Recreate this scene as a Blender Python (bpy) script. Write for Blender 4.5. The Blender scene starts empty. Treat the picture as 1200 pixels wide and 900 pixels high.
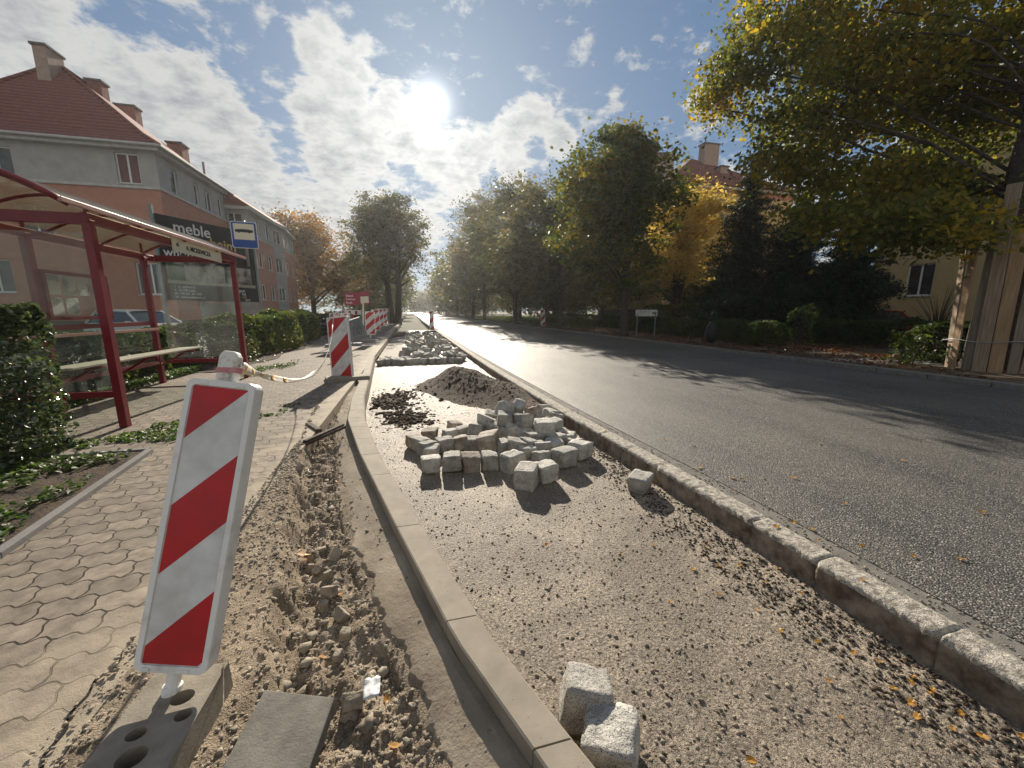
import bpy, math, random
import numpy as np
from mathutils import Vector, Matrix, noise as mnoise
R = math.radians
random.seed(7); rng = np.random.default_rng(7)
scene = bpy.context.scene
COL = scene.collection

# ------------------------------------------------------------------ camera
CAM_H = 1.42; F = 460.; PITCH = R(10.5); YAW = R(14.4)
cd = bpy.data.cameras.new('camera'); cam = bpy.data.objects.new('camera', cd); COL.objects.link(cam)
cam.location = (0, 0, CAM_H); cam.rotation_euler = (R(90) - PITCH, 0, -YAW)
cd.sensor_width = 36; cd.lens = F / 1200 * 36; cd.clip_start = .05; cd.clip_end = 4000
scene.camera = cam

def ray(px, py):
    x = (px - 600) / F; y = (450 - py) / F
    Y = math.cos(PITCH) + y * math.sin(PITCH); Z = -math.sin(PITCH) + y * math.cos(PITCH)
    c, s = math.cos(YAW), math.sin(YAW)
    return Vector((x * c + Y * s, -x * s + Y * c, Z))
def G(px, py, z=0.):
    r = ray(px, py); t = (z - CAM_H) / r.z
    return Vector((r.x * t, r.y * t, z))
def atd(px, py, d):
    r = ray(px, py) * d
    return Vector((r.x, r.y, r.z + CAM_H))

# ------------------------------------------------------------------ light
SUN_AZ, SUN_EL = R(3.9), R(24.6)
SD = Vector((math.sin(SUN_AZ) * math.cos(SUN_EL), math.cos(SUN_AZ) * math.cos(SUN_EL), math.sin(SUN_EL)))
sl = bpy.data.lights.new('sun', 'SUN'); sl.energy = 5.0; sl.angle = R(.5); sl.color = (1, .90, .75)
so = bpy.data.objects.new('sun', sl); COL.objects.link(so)
so.rotation_euler = SD.to_track_quat('Z', 'Y').to_euler()
scene.view_settings.view_transform = 'Standard'; scene.view_settings.look = 'None'
scene.view_settings.gamma = 1; scene.view_settings.use_curve_mapping = False
scene.view_settings.exposure = .68

w = bpy.data.worlds.new('World'); scene.world = w; w.use_nodes = True
nt = w.node_tree; N = nt.nodes; L = nt.links
for n in list(N): N.remove(n)
def nd(t, **k):
    n = N.new(t)
    for a, b in k.items(): setattr(n, a, b)
    return n
def mth(op, a, b=None, clamp=False):
    n = nd('ShaderNodeMath', operation=op, use_clamp=clamp)
    for i, v in enumerate((a, b)):
        if v is None: continue
        if isinstance(v, (int, float)): n.inputs[i].default_value = v
        else: L.new(v, n.inputs[i])
    return n.outputs[0]
out = nd('ShaderNodeOutputWorld')
sky = nd('ShaderNodeTexSky', sky_type='NISHITA', sun_disc=False, sun_elevation=SUN_EL, sun_rotation=SUN_AZ, altitude=100, air_density=1., dust_density=.6, ozone_density=1.6)
bg = nd('ShaderNodeBackground'); bg.inputs[1].default_value = .092
# soften the burn-out round the sun: c / (1 + k c)
vm1 = nd('ShaderNodeVectorMath', operation='SCALE'); L.new(sky.outputs[0], vm1.inputs[0]); vm1.inputs['Scale'].default_value = .22
vm2 = nd('ShaderNodeVectorMath', operation='ADD'); L.new(vm1.outputs[0], vm2.inputs[0]); vm2.inputs[1].default_value = (1, 1, 1)
vm3 = nd('ShaderNodeVectorMath', operation='DIVIDE'); L.new(sky.outputs[0], vm3.inputs[0]); L.new(vm2.outputs[0], vm3.inputs[1])
vm4 = nd('ShaderNodeVectorMath', operation='MULTIPLY'); L.new(vm3.outputs[0], vm4.inputs[0]); vm4.inputs[1].default_value = (.60, .82, 1.10)
L.new(vm4.outputs[0], bg.inputs[0])
tc = nd('ShaderNodeTexCoord')
nrm = nd('ShaderNodeVectorMath', operation='NORMALIZE'); L.new(tc.outputs['Generated'], nrm.inputs[0])
sep = nd('ShaderNodeSeparateXYZ'); L.new(nrm.outputs[0], sep.inputs[0])
den = mth('ADD', mth('MAXIMUM', sep.outputs[2], 0.), .22)
cmb = nd('ShaderNodeCombineXYZ'); L.new(mth('DIVIDE', sep.outputs[0], den), cmb.inputs[0]); L.new(mth('DIVIDE', sep.outputs[1], den), cmb.inputs[1])
n1 = nd('ShaderNodeTexNoise'); n1.inputs['Scale'].default_value = 5.5; n1.inputs['Detail'].default_value = 9; n1.inputs['Roughness'].default_value = .6; n1.inputs['Distortion'].default_value = .35
L.new(cmb.outputs[0], n1.inputs['Vector'])
n2 = nd('ShaderNodeTexNoise'); n2.inputs['Scale'].default_value = 15; n2.inputs['Detail'].default_value = 8; n2.inputs['Roughness'].default_value = .62; n2.inputs['Distortion'].default_value = .2
L.new(cmb.outputs[0], n2.inputs['Vector'])
# where the cloud banks stand: soft lobes round fixed sky directions
def lobe(px, py, width, amp):
    d = ray(px, py).normalized()
    dp = nd('ShaderNodeVectorMath', operation='DOT_PRODUCT'); L.new(nrm.outputs[0], dp.inputs[0]); dp.inputs[1].default_value = d
    return mth('MULTIPLY', mth('POWER', mth('MAXIMUM', dp.outputs['Value'], 0.), 1 / (1 - math.cos(R(width)))), amp)
acc = None
for a in [(105, 95, 5, .9), (160, 110, 5, 1), (215, 110, 5, 1), (262, 140, 5, 1), (288, 195, 5, 1), (235, 190, 6, 1), (175, 160, 6, .9), (310, 240, 5, 1), (330, 280, 6, .9), (262, 235, 6, .9), (372, 55, 4, .95), (405, 100, 4.5, 1), (378, 135, 4.5, 1), (425, 150, 4.5, 1), (455, 130, 3.5, .9), (392, 190, 5, 1), (385, 240, 5, .9), (435, 185, 4, .9), (410, 275, 5, .8), (445, 245, 5, .8), (475, 165, 3.5, 1), (512, 185, 4, 1), (555, 180, 4.2, 1), (600, 150, 3.6, 1), (627, 135, 3, 1), (655, 165, 3, .95), (540, 212, 4, .9), (600, 192, 3.4, .9), (500, 260, 6, .75), (818, 117, 2.2, .85), (10, 15, 6, .9), (45, 62, 3, .7), (720, 110, 1.4, .7), (-200, 60, 18, .8), (-500, 200, 30, .8), (1500, 100, 25, .7), (900, 250, 9, .6)]:
    v = lobe(a[0], a[1], a[2] * (.86 if a[2] < 8 else 1), a[3]); acc = v if acc is None else mth('SMOOTH_MAX', acc, v)
acc = mth('MAXIMUM', acc, mth('MULTIPLY', mth('SUBTRACT', .15, sep.outputs[1]), 1.2, True))   # unseen cloud cover added behind the viewer for neutral fill light
dens = mth('ADD', mth('MULTIPLY', acc, .84), mth('MULTIPLY', mth('SUBTRACT', n1.outputs['Fac'], .5), .8))
dens = mth('ADD', dens, mth('MULTIPLY', mth('SUBTRACT', n2.outputs['Fac'], .5), .65))
mask = nd('ShaderNodeMapRange', interpolation_type='SMOOTHSTEP'); L.new(dens, mask.inputs[0]); mask.inputs[1].default_value = .33; mask.inputs[2].default_value = .53
# cloud body: thick parts grey, thin rims bright
cr = nd('ShaderNodeValToRGB'); L.new(mth('ADD', mth('MULTIPLY', dens, .8), mth('MULTIPLY', mth('SUBTRACT', n2.outputs['Fac'], .5), .75)), cr.inputs[0])
e = cr.color_ramp.elements; e[0].position = .42; e[0].color = (.66, .66, .64, 1); e[1].position = .95; e[1].color = (.33, .35, .375, 1)
sdn = nd('ShaderNodeVectorMath', operation='DOT_PRODUCT'); L.new(nrm.outputs[0], sdn.inputs[0]); sdn.inputs[1].default_value = SD
sdot = mth('MAXIMUM', sdn.outputs['Value'], 0.)
near = mth('ADD', .62, mth('MULTIPLY', mth('POWER', sdot, 50.), .3))
cb = nd('ShaderNodeBackground'); L.new(cr.outputs[0], cb.inputs[0]); L.new(near, cb.inputs[1])
mx = nd('ShaderNodeMixShader'); L.new(mth('MULTIPLY', mask.outputs[0], .93), mx.inputs[0]); L.new(bg.outputs[0], mx.inputs[1]); L.new(cb.outputs[0], mx.inputs[2])
# the sun itself with its aureole in the thin cloud
au = mth('ADD', mth('MULTIPLY', mth('POWER', sdot, 60.), .035), mth('MULTIPLY', mth('POWER', sdot, 1800.), .9))
disc = nd('ShaderNodeMapRange', interpolation_type='SMOOTHSTEP'); L.new(sdot, disc.inputs[0]); disc.inputs[1].default_value = math.cos(R(1.25)); disc.inputs[2].default_value = math.cos(R(.7)); disc.inputs[4].default_value = 9.
sb = nd('ShaderNodeBackground'); sb.inputs[0].default_value = (1, .96, .88, 1); L.new(mth('ADD', au, disc.outputs[0]), sb.inputs[1])
ad = nd('ShaderNodeAddShader'); L.new(mx.outputs[0], ad.inputs[0]); L.new(sb.outputs[0], ad.inputs[1]); L.new(ad.outputs[0], out.inputs[0])

# ------------------------------------------------------------------ helpers
def tag(o, label=None, cat=None, group=None, kind=None):
    if label: o['label'] = label
    if cat: o['category'] = cat
    if group: o['group'] = group
    if kind: o['kind'] = kind
    return o
def struct(o): return tag(o, kind='structure')
def empty(name, loc=(0, 0, 0), rz=0, label=None, cat=None, group=None):
    o = bpy.data.objects.new(name, None); COL.objects.link(o); o.location = loc; o.rotation_euler = (0, 0, rz); o.empty_display_size = .1
    return tag(o, label, cat, group)
def copy_tree(o, parent=None):
    kids = [c for c in o.children]
    c = o.copy(); COL.objects.link(c); c.parent = parent
    for k in kids: copy_tree(k, c)
    return c
class MB:
    def __init__(s): s.v = []; s.f = []
    def add(s, vs, fs):
        n = len(s.v); s.v += [tuple(v) for v in vs]; s.f += [tuple(i + n for i in f) for f in fs]; return s
    def box(s, c, d, rz=0, M=None):
        x, y, z = d[0] / 2, d[1] / 2, d[2] / 2
        vs = [Vector((a * x, b * y, e * z)) for a in (-1, 1) for b in (-1, 1) for e in (-1, 1)]
        if M is None: M = Matrix.Rotation(rz, 3, 'Z')
        vs = [M @ v + Vector(c) for v in vs]
        return s.add(vs, [(0, 1, 3, 2), (4, 6, 7, 5), (0, 4, 5, 1), (2, 3, 7, 6), (0, 2, 6, 4), (1, 5, 7, 3)])
    def bar(s, a, b, wd, h=None, up=(0, 0, 1)):
        a, b = Vector(a), Vector(b); h = h or wd; d = (b - a).normalized(); u = Vector(up)
        x = d.cross(u)
        if x.length < 1e-3: x = d.cross(Vector((1, 0, 0)))
        x.normalize(); y = x.cross(d).normalized()
        vs = [p + x * i * wd / 2 + y * j * h / 2 for p in (a, b) for i, j in ((-1, -1), (1, -1), (1, 1), (-1, 1))]
        return s.add(vs, [(3, 2, 1, 0), (4, 5, 6, 7), (0, 1, 5, 4), (1, 2, 6, 5), (2, 3, 7, 6), (3, 0, 4, 7)])
    def tube(s, pts, rad, n=8, caps=True):
        pts = [Vector(p) for p in pts]; m = len(pts)
        if not hasattr(rad, '__len__'): rad = [rad] * m
        vs = []; ref = Vector((.31, .2, .93)).normalized()
        for i, p in enumerate(pts):
            d = (pts[min(i + 1, m - 1)] - pts[max(i - 1, 0)]).normalized()
            x = d.cross(ref)
            if x.length < .05: x = d.cross(Vector((1, 0, 0)))
            x.normalize(); y = d.cross(x)
            for k in range(n):
                t = 2 * math.pi * k / n; vs.append(p + (x * math.cos(t) + y * math.sin(t)) * rad[i])
        fs = [(i * n + k, i * n + (k + 1) % n, (i + 1) * n + (k + 1) % n, (i + 1) * n + k) for i in range(m - 1) for k in range(n)]
        if caps: fs += [tuple(range(n))[::-1], tuple((m - 1) * n + k for k in range(n))]
        return s.add(vs, fs)
    def prism(s, poly, M, d0, d1):
        """poly in (u,v), extruded along w from d0 to d1, placed by 4x4 M"""
        n = len(poly); vs = [M @ Vector((u, v, d)) for d in (d0, d1) for u, v in poly]
        fs = [tuple(range(n))[::-1], tuple(range(n, 2 * n))] + [(i, (i + 1) % n, n + (i + 1) % n, n + i) for i in range(n)]
        return s.add(vs, fs)
    def quad(s, *p): return s.add(p, [tuple(range(len(p)))])
    def build(s, name, m, parent=None, smooth=False, bevel=0, seg=2):
        me = bpy.data.meshes.new(name); me.from_pydata(s.v, [], s.f); me.validate()
        me.materials.append(m)
        if smooth: me.polygons.foreach_set('use_smooth', [True] * len(me.polygons))
        o = bpy.data.objects.new(name, me); COL.objects.link(o); o.parent = parent
        if bevel:
            b = o.modifiers.new('bevel', 'BEVEL'); b.width = bevel; b.segments = seg; b.limit_method = 'ANGLE'; b.angle_limit = R(40)
        return o
def npmesh(name, V, Fa, m, parent=None, smooth=False):
    k = Fa.shape[1]; me = bpy.data.meshes.new(name)
    me.vertices.add(len(V)); me.vertices.foreach_set('co', V.astype(np.float32).ravel())
    me.loops.add(Fa.size); me.loops.foreach_set('vertex_index', Fa.astype(np.int32).ravel())
    me.polygons.add(len(Fa)); me.polygons.foreach_set('loop_start', np.arange(0, Fa.size, k, dtype=np.int32)); me.polygons.foreach_set('loop_total', np.full(len(Fa), k, np.int32))
    if smooth: me.polygons.foreach_set('use_smooth', np.ones(len(Fa), bool))
    me.update(calc_edges=True); me.validate(); me.materials.append(m)
    o = bpy.data.objects.new(name, me); COL.objects.link(o); o.parent = parent
    return o
def fbm(P, octaves=4, seed=0.):
    """value noise by smooth lattice, P (n,3)"""
    out = np.zeros(len(P)); a = .5
    Q = P + seed
    for _ in range(octaves):
        i = np.floor(Q).astype(np.int64); f = Q - i; f = f * f * (3 - 2 * f)
        def h(dx, dy, dz):
            x = (i[:, 0] + dx) * 73856093 ^ (i[:, 1] + dy) * 19349663 ^ (i[:, 2] + dz) * 83492791
            x = (x ^ (x >> 13)) * 1274126177; return ((x ^ (x >> 16)) & 0xffff) / 65535. - .5
        v = 0
        for dx in (0, 1):
            for dy in (0, 1):
                for dz in (0, 1):
                    v = v + h(dx, dy, dz) * (f[:, 0] if dx else 1 - f[:, 0]) * (f[:, 1] if dy else 1 - f[:, 1]) * (f[:, 2] if dz else 1 - f[:, 2])
        out += a * v; a *= .55; Q = Q * 2.03 + 17.1
    return out

# ------------------------------------------------------------------ materials
def mat(name, c1, c2=None, rough=.8, scale=6., detail=6., bump=0., bscale=None, bdist=.01, spec=.4, metal=0., extra=None, coord='Object', pos=(.35, .65), rand=0., coat=0.):
    m = bpy.data.materials.new(name); m.use_nodes = True; t = m.node_tree; n = t.nodes; l = t.links
    b = n['Principled BSDF']; b.inputs['Roughness'].default_value = rough; b.inputs['Specular IOR Level'].default_value = spec; b.inputs['Metallic'].default_value = metal
    if coat: b.inputs['Coat Weight'].default_value = coat; b.inputs['Coat Roughness'].default_value = .05
    tcd = n.new('ShaderNodeTexCoord'); vec = tcd.outputs[coord]
    if rand:
        oi = n.new('ShaderNodeObjectInfo'); va = n.new('ShaderNodeVectorMath'); va.operation = 'MULTIPLY_ADD'
        l.new(oi.outputs['Random'], va.inputs[0]); va.inputs[1].default_value = (31, 17, 23); l.new(vec, va.inputs[2]); vec = va.outputs[0]
    col = None
    if c2 is not None:
        nz = n.new('ShaderNodeTexNoise'); nz.inputs['Scale'].default_value = scale; nz.inputs['Detail'].default_value = detail; nz.inputs['Roughness'].default_value = .62; l.new(vec, nz.inputs['Vector'])
        r = n.new('ShaderNodeValToRGB'); r.color_ramp.elements[0].position = pos[0]; r.color_ramp.elements[1].position = pos[1]
        r.color_ramp.elements[0].color = (*c1, 1); r.color_ramp.elements[1].color = (*c2, 1); l.new(nz.outputs['Fac'], r.inputs[0]); col = r.outputs[0]
    else:
        rgb = n.new('ShaderNodeRGB'); rgb.outputs[0].default_value = (*c1, 1); col = rgb.outputs[0]
    h = None
    if extra: col, h = extra(n, l, vec, col, tcd)
    if rand:
        hv = n.new('ShaderNodeHueSaturation'); mr = n.new('ShaderNodeMapRange'); l.new(oi.outputs['Random'], mr.inputs[0]); mr.inputs[3].default_value = 1 - rand; mr.inputs[4].default_value = 1 + rand
        l.new(mr.outputs[0], hv.inputs['Value']); l.new(col, hv.inputs['Color']); col = hv.outputs[0]
    l.new(col, b.inputs['Base Color'])
    if bump or h is not None:
        bp = n.new('ShaderNodeBump'); bp.inputs['Strength'].default_value = bump or .6; bp.inputs['Distance'].default_value = bdist
        if bump:
            nb = n.new('ShaderNodeTexNoise'); nb.inputs['Scale'].default_value = bscale or scale * 4; nb.inputs['Detail'].default_value = 6; nb.inputs['Roughness'].default_value = .65; l.new(vec, nb.inputs['Vector']); l.new(nb.outputs['Fac'], bp.inputs['Height'])
        if h is not None:
            b2 = n.new('ShaderNodeBump'); b2.inputs['Strength'].default_value = .9; b2.inputs['Distance'].default_value = h[1]; l.new(h[0], b2.inputs['Height'])
            if bump: l.new(bp.outputs[0], b2.inputs['Normal'])
            bp = b2
        l.new(bp.outputs[0], b.inputs['Normal'])
    return m
def specks(scale, thr, colr, seed=0, stretch=1, soft=.03, chance=None):
    def f(n, l, vec, col, tcd):
        vo = n.new('ShaderNodeTexVoronoi'); vo.inputs['Scale'].default_value = scale; l.new(vec, vo.inputs['Vector'])
        # each cell: own brightness
        mr = n.new('ShaderNodeMapRange'); l.new(vo.outputs['Distance'], mr.inputs[0]); mr.inputs[1].default_value = thr; mr.inputs[2].default_value = thr - soft * 3; mr.inputs[3].default_value = 0; mr.inputs[4].default_value = 1
        sx = n.new('ShaderNodeSeparateColor'); l.new(vo.outputs['Color'], sx.inputs[0])
        gt = n.new('ShaderNodeMath'); gt.operation = 'GREATER_THAN'; l.new(sx.outputs[0], gt.inputs[0]); gt.inputs[1].default_value = chance if chance is not None else .6
        mu = n.new('ShaderNodeMath'); mu.operation = 'MULTIPLY'; l.new(mr.outputs[0], mu.inputs[0]); l.new(gt.outputs[0], mu.inputs[1])
        mi = n.new('ShaderNodeMix'); mi.data_type = 'RGBA'; l.new(mu.outputs[0], mi.inputs[0]); l.new(col, mi.inputs[6]); mi.inputs[7].default_value = (*colr, 1)
        return mi.outputs[2], None
    return f
def chain(*fs):
    def f(n, l, vec, col, tcd):
        h = None
        for g in fs:
            col, h2 = g(n, l, vec, col, tcd); h = h2 or h
        return col, h
    return f
def vor_relief(scale, dist, tint=.5):
    """pebbly relief: cells with their own height, tone varies by cell"""
    def f(n, l, vec, col, tcd):
        vo = n.new('ShaderNodeTexVoronoi'); vo.inputs['Scale'].default_value = scale; l.new(vec, vo.inputs['Vector'])
        sx = n.new('ShaderNodeSeparateColor'); l.new(vo.outputs['Color'], sx.inputs[0])
        mr = n.new('ShaderNodeMapRange'); l.new(sx.outputs[1], mr.inputs[0]); mr.inputs[3].default_value = 1 - tint; mr.inputs[4].default_value = 1 + tint
        hv = n.new('ShaderNodeHueSaturation'); l.new(mr.outputs[0], hv.inputs['Value']); l.new(col, hv.inputs['Color'])
        s = n.new('ShaderNodeMath'); s.operation = 'SUBTRACT'; l.new(sx.outputs[0], s.inputs[0]); l.new(vo.outputs['Distance'], s.inputs[1])
        return hv.outputs[0], (s.outputs[0], dist)
    return f

def paver(n, l, vec, col, tcd):
    sp = n.new('ShaderNodeSeparateXYZ'); l.new(vec, sp.inputs[0])
    def M(op, a, b=None):
        k = n.new('ShaderNodeMath'); k.operation = op
        for i, v in enumerate((a, b)):
            if v is None: continue
            if isinstance(v, (int, float)): k.inputs[i].default_value = v
            else: l.new(v, k.inputs[i])
        return k.outputs[0]
    wob = n.new('ShaderNodeTexNoise'); wob.inputs['Scale'].default_value = 1.7; l.new(vec, wob.inputs['Vector'])
    wv = M('MULTIPLY', M('SUBTRACT', wob.outputs['Fac'], .5), .05)
    def zz(x, per, amp):   # zigzag side of the interlocking block
        pp = M('SUBTRACT', M('MULTIPLY', M('PINGPONG', M('ADD', x, 40.), per / 2), 4 / per), 1.)
        return M('MULTIPLY', M('MINIMUM', M('MAXIMUM', M('MULTIPLY', pp, 1.7), -1.), 1.), amp)
    y2 = M('ADD', M('ADD', sp.outputs[1], zz(sp.outputs[0], .1125, .011)), wv)
    x2 = M('ADD', M('ADD', sp.outputs[0], zz(sp.outputs[1], .14, .012)), wv)
    cb_ = n.new('ShaderNodeCombineXYZ'); l.new(x2, cb_.inputs[0]); l.new(y2, cb_.inputs[1])
    bk = n.new('ShaderNodeTexBrick'); l.new(cb_.outputs[0], bk.inputs['Vector']); bk.offset = .5
    bk.inputs['Scale'].default_value = 1; bk.inputs['Brick Width'].default_value = .225; bk.inputs['Row Height'].default_value = .14; bk.inputs['Mortar Size'].default_value = .0056; bk.inputs['Mortar Smooth'].default_value = .35
    bk.inputs['Color1'].default_value = (.78, .78, .78, 1); bk.inputs['Color2'].default_value = (1.12, 1.12, 1.12, 1); bk.inputs['Mortar'].default_value = (.12, .105, .08, 1)
    mi = n.new('ShaderNodeMix'); mi.data_type = 'RGBA'; mi.blend_type = 'MULTIPLY'; mi.inputs[0].default_value = 1; l.new(col, mi.inputs[6]); l.new(bk.outputs['Color'], mi.inputs[7])
    # moss and sand caught in the joints
    ms = n.new('ShaderNodeTexNoise'); ms.inputs['Scale'].default_value = 2.2; ms.inputs['Detail'].default_value = 5; l.new(vec, ms.inputs['Vector'])
    g = n.new('ShaderNodeMapRange'); l.new(ms.outputs['Fac'], g.inputs[0]); g.inputs[1].default_value = .56; g.inputs[2].default_value = .7
    gm = M('MULTIPLY', g.outputs[0], M('MULTIPLY', bk.outputs['Fac'], .8))
    m2 = n.new('ShaderNodeMix'); m2.data_type = 'RGBA'; l.new(gm, m2.inputs[0]); l.new(mi.outputs[2], m2.inputs[6]); m2.inputs[7].default_value = (.09, .11, .03, 1)
    # sand drifted over the blocks near the dig
    sd = n.new('ShaderNodeTexNoise'); sd.inputs['Scale'].default_value = 3.5; sd.inputs['Detail'].default_value = 7; l.new(vec, sd.inputs['Vector'])
    dx = M('MULTIPLY', M('ADD', sp.outputs[0], 1.62), 1.6)
    s3 = n.new('ShaderNodeMapRange'); l.new(M('ADD', dx, M('MULTIPLY', M('SUBTRACT', sd.outputs['Fac'], .5), 2.2)), s3.inputs[0]); s3.inputs[1].default_value = 0.05; s3.inputs[2].default_value = .7
    m3 = n.new('ShaderNodeMix'); m3.data_type = 'RGBA'; l.new(s3.outputs[0], m3.inputs[0]); l.new(m2.outputs[2], m3.inputs[6]); m3.inputs[7].default_value = (.36, .30, .22, 1)
    hh = M('MULTIPLY', M('SUBTRACT', 1., bk.outputs['Fac']), M('SUBTRACT', 1.05, s3.outputs[0]))
    return m3.outputs[2], (hh, .009)

M_ = {}
M_['paver'] = mat('concrete_pavers', (.165, .132, .10), (.30, .248, .19), .85, 11, 10, bump=.6, bscale=160, bdist=.004, extra=paver)
M_['sand'] = mat('sandy_soil', (.19, .145, .10), (.40, .32, .23), .95, 7, 10, bump=.9, bscale=70, bdist=.012, extra=vor_relief(150, .004, .2))
M_['haunch'] = mat('troweled_mortar', (.20, .16, .115), (.34, .285, .215), .92, 3, 10, bump=.6, bscale=60, bdist=.008)
M_['kerb'] = mat('new_kerb_concrete', (.25, .215, .165), (.34, .295, .235), .85, 5, 8, bump=.35, bscale=220, bdist=.003, extra=specks(55, .16, (.07, .06, .05), chance=.82))
M_['oldkerb'] = mat('old_kerb_stone', (.11, .078, .05), (.33, .27, .20), .9, 9, 10, bump=1., bscale=55, bdist=.012, pos=(.36, .62))
M_['kerbstone'] = mat('worn_granite_kerb', (.20, .175, .14), (.56, .51, .43), .85, 24, 10, bump=1., bscale=70, bdist=.012, pos=(.36, .6), extra=specks(170, .5, (.07, .06, .05), chance=.7, soft=.06))
M_['backfill'] = mat('concrete_strip', (.13, .12, .105), (.2, .185, .16), .85, 8, 8, bump=.5, bscale=120, bdist=.005)
def damp(n, l, vec, col, tcd):
    nz = n.new('ShaderNodeTexNoise'); nz.inputs['Scale'].default_value = 1.6; nz.inputs['Detail'].default_value = 9; nz.inputs['Roughness'].default_value = .68; l.new(vec, nz.inputs['Vector'])
    mr = n.new('ShaderNodeMapRange'); l.new(nz.outputs['Fac'], mr.inputs[0]); mr.inputs[1].default_value = .42; mr.inputs[2].default_value = .62; mr.inputs[3].default_value = .68; mr.inputs[4].default_value = 1.12
    hv = n.new('ShaderNodeHueSaturation'); l.new(mr.outputs[0], hv.inputs['Value']); l.new(col, hv.inputs['Color']); return hv.outputs[0], None
M_['gravel'] = mat('crushed_base_course', (.12, .09, .062), (.52, .43, .325), .6, 60, 9, bump=1., bscale=75, bdist=.016, spec=.45, pos=(.36, .64), extra=chain(damp, specks(70, .3, (.035, .03, .026), chance=.88), vor_relief(210, .003, .3)))
def worn(n, l, vec, col, tcd):
    # dusty wheel tracks and dirt dragged along the lane
    mp = n.new('ShaderNodeMapping'); mp.inputs['Scale'].default_value = (1.1, .05, 1); l.new(vec, mp.inputs[0])
    nz = n.new('ShaderNodeTexNoise'); nz.inputs['Scale'].default_value = 1.3; nz.inputs['Detail'].default_value = 7; nz.inputs['Roughness'].default_value = .6; l.new(mp.outputs[0], nz.inputs['Vector'])
    n3 = n.new('ShaderNodeTexNoise'); n3.inputs['Scale'].default_value = .45; n3.inputs['Detail'].default_value = 8; l.new(vec, n3.inputs['Vector'])
    a = n.new('ShaderNodeMath'); a.operation = 'ADD'; l.new(nz.outputs['Fac'], a.inputs[0]); l.new(n3.outputs['Fac'], a.inputs[1])
    mr = n.new('ShaderNodeMapRange'); l.new(a.outputs[0], mr.inputs[0]); mr.inputs[1].default_value = .82; mr.inputs[2].default_value = 1.22; mr.inputs[3].default_value = 0; mr.inputs[4].default_value = .75
    mi = n.new('ShaderNodeMix'); mi.data_type = 'RGBA'; l.new(mr.outputs[0], mi.inputs[0]); l.new(col, mi.inputs[6]); mi.inputs[7].default_value = (.155, .14, .115, 1)
    return mi.outputs[2], None
M_['asphalt'] = mat('asphalt', (.042, .041, .039), (.082, .077, .069), .52, .6, 6, bump=.6, bscale=80, bdist=.007, spec=.5, extra=chain(worn, specks(95, .5, (.40, .375, .33), chance=.62, soft=.07), specks(80, .45, (.014, .014, .014), chance=.62, soft=.05), vor_relief(100, .007, .5)))
M_['soil'] = mat('dark_soil', (.030, .021, .014), (.12, .082, .055), .95, 9, 9, bump=1, bscale=45, bdist=.03)
M_['verge'] = mat('verge_soil', (.05, .035, .022), (.12, .085, .05), .95, 4, 9, bump=1, bscale=30, bdist=.03)
M_['ground'] = mat('ground_grass', (.045, .06, .02), (.10, .09, .05), .95, .8, 9, bump=.8, bscale=12, bdist=.05)
M_['lot'] = mat('parking_concrete', (.15, .145, .14), (.22, .21, .2), .85, 2, 8, bump=.3, bscale=50)
M_['granite'] = mat('granite', (.26, .245, .215), (.58, .55, .49), .8, 11, 10, bump=1., bscale=38, bdist=.018, rand=.26, pos=(.3, .66), extra=specks(190, .5, (.05, .05, .055), chance=.6, soft=.06))
M_['granite_brown'] = mat('stained_granite', (.20, .145, .10), (.44, .39, .33), .8, 9, 9, bump=.9, bscale=45, bdist=.012, rand=.2, extra=specks(150, .42, (.07, .06, .05), chance=.66, soft=.06))
M_['stone'] = mat('rubble_stone', (.20, .165, .12), (.40, .345, .27), .9, 10, 8, bump=.9, bscale=60, bdist=.01, rand=.2)
M_['white'] = mat('white_plastic', (.50, .48, .44), (.78, .77, .74), .4, 7, 10, pos=(.3, .48), extra=specks(30, .10, (.4, .37, .32), chance=.75))
M_['old_white'] = mat('scuffed_white_plastic', (.30, .26, .22), (.74, .71, .66), .5, 26, 9, pos=(.36, .5))
M_['redfoil'] = mat('red_reflective_foil', (.36, .018, .02), (.52, .014, .02), .28, 6, 9, extra=specks(38, .07, (.2, .01, .01), chance=.8))
M_['whitefoil'] = mat('white_reflective_foil', (.52, .51, .48), (.74, .74, .73), .3, 6, 10, extra=specks(38, .06, (.45, .42, .4), chance=.8))
M_['pinkmark'] = mat('faded_red_mark', (.42, .12, .14), (.6, .3, .3), .6, 40, 5)
M_['redsteel'] = mat('dark_red_painted_steel', (.17, .010, .018), (.22, .016, .026), .35, 6, 6, spec=.5)
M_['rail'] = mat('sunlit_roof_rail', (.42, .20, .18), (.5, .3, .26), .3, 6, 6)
M_['wood'] = mat('weathered_bench_wood', (.34, .29, .22), (.5, .44, .35), .7, 12, 6)
M_['grey'] = mat('galvanised_steel', (.22, .23, .24), (.32, .33, .34), .45, 8, 5, metal=.5)
M_['green_post'] = mat('green_grey_post', (.13, .19, .19), (.18, .24, .24), .5, 8, 5)
M_['black'] = mat('black_rubber', (.02, .02, .02), (.035, .033, .03), .8, 20, 5, bump=.3)
M_['slab'] = mat('grey_slab', (.12, .112, .095), (.20, .185, .155), .9, 12, 9, bump=.7, bscale=120, bdist=.004, extra=specks(60, .12, (.04, .04, .035), chance=.8))
M_['base'] = mat('recycled_plastic_base', (.20, .175, .135), (.32, .28, .225), .85, 9, 9, bump=.5, bscale=90, bdist=.005)
M_['hole'] = mat('hole_wall', (.06, .055, .045), (.10, .09, .075), .9, 20, 5)
M_['salmon'] = mat('salmon_render', (.40, .185, .125), (.47, .225, .155), .9, 2.5, 9, bump=.3, bscale=40, bdist=.01)
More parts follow.
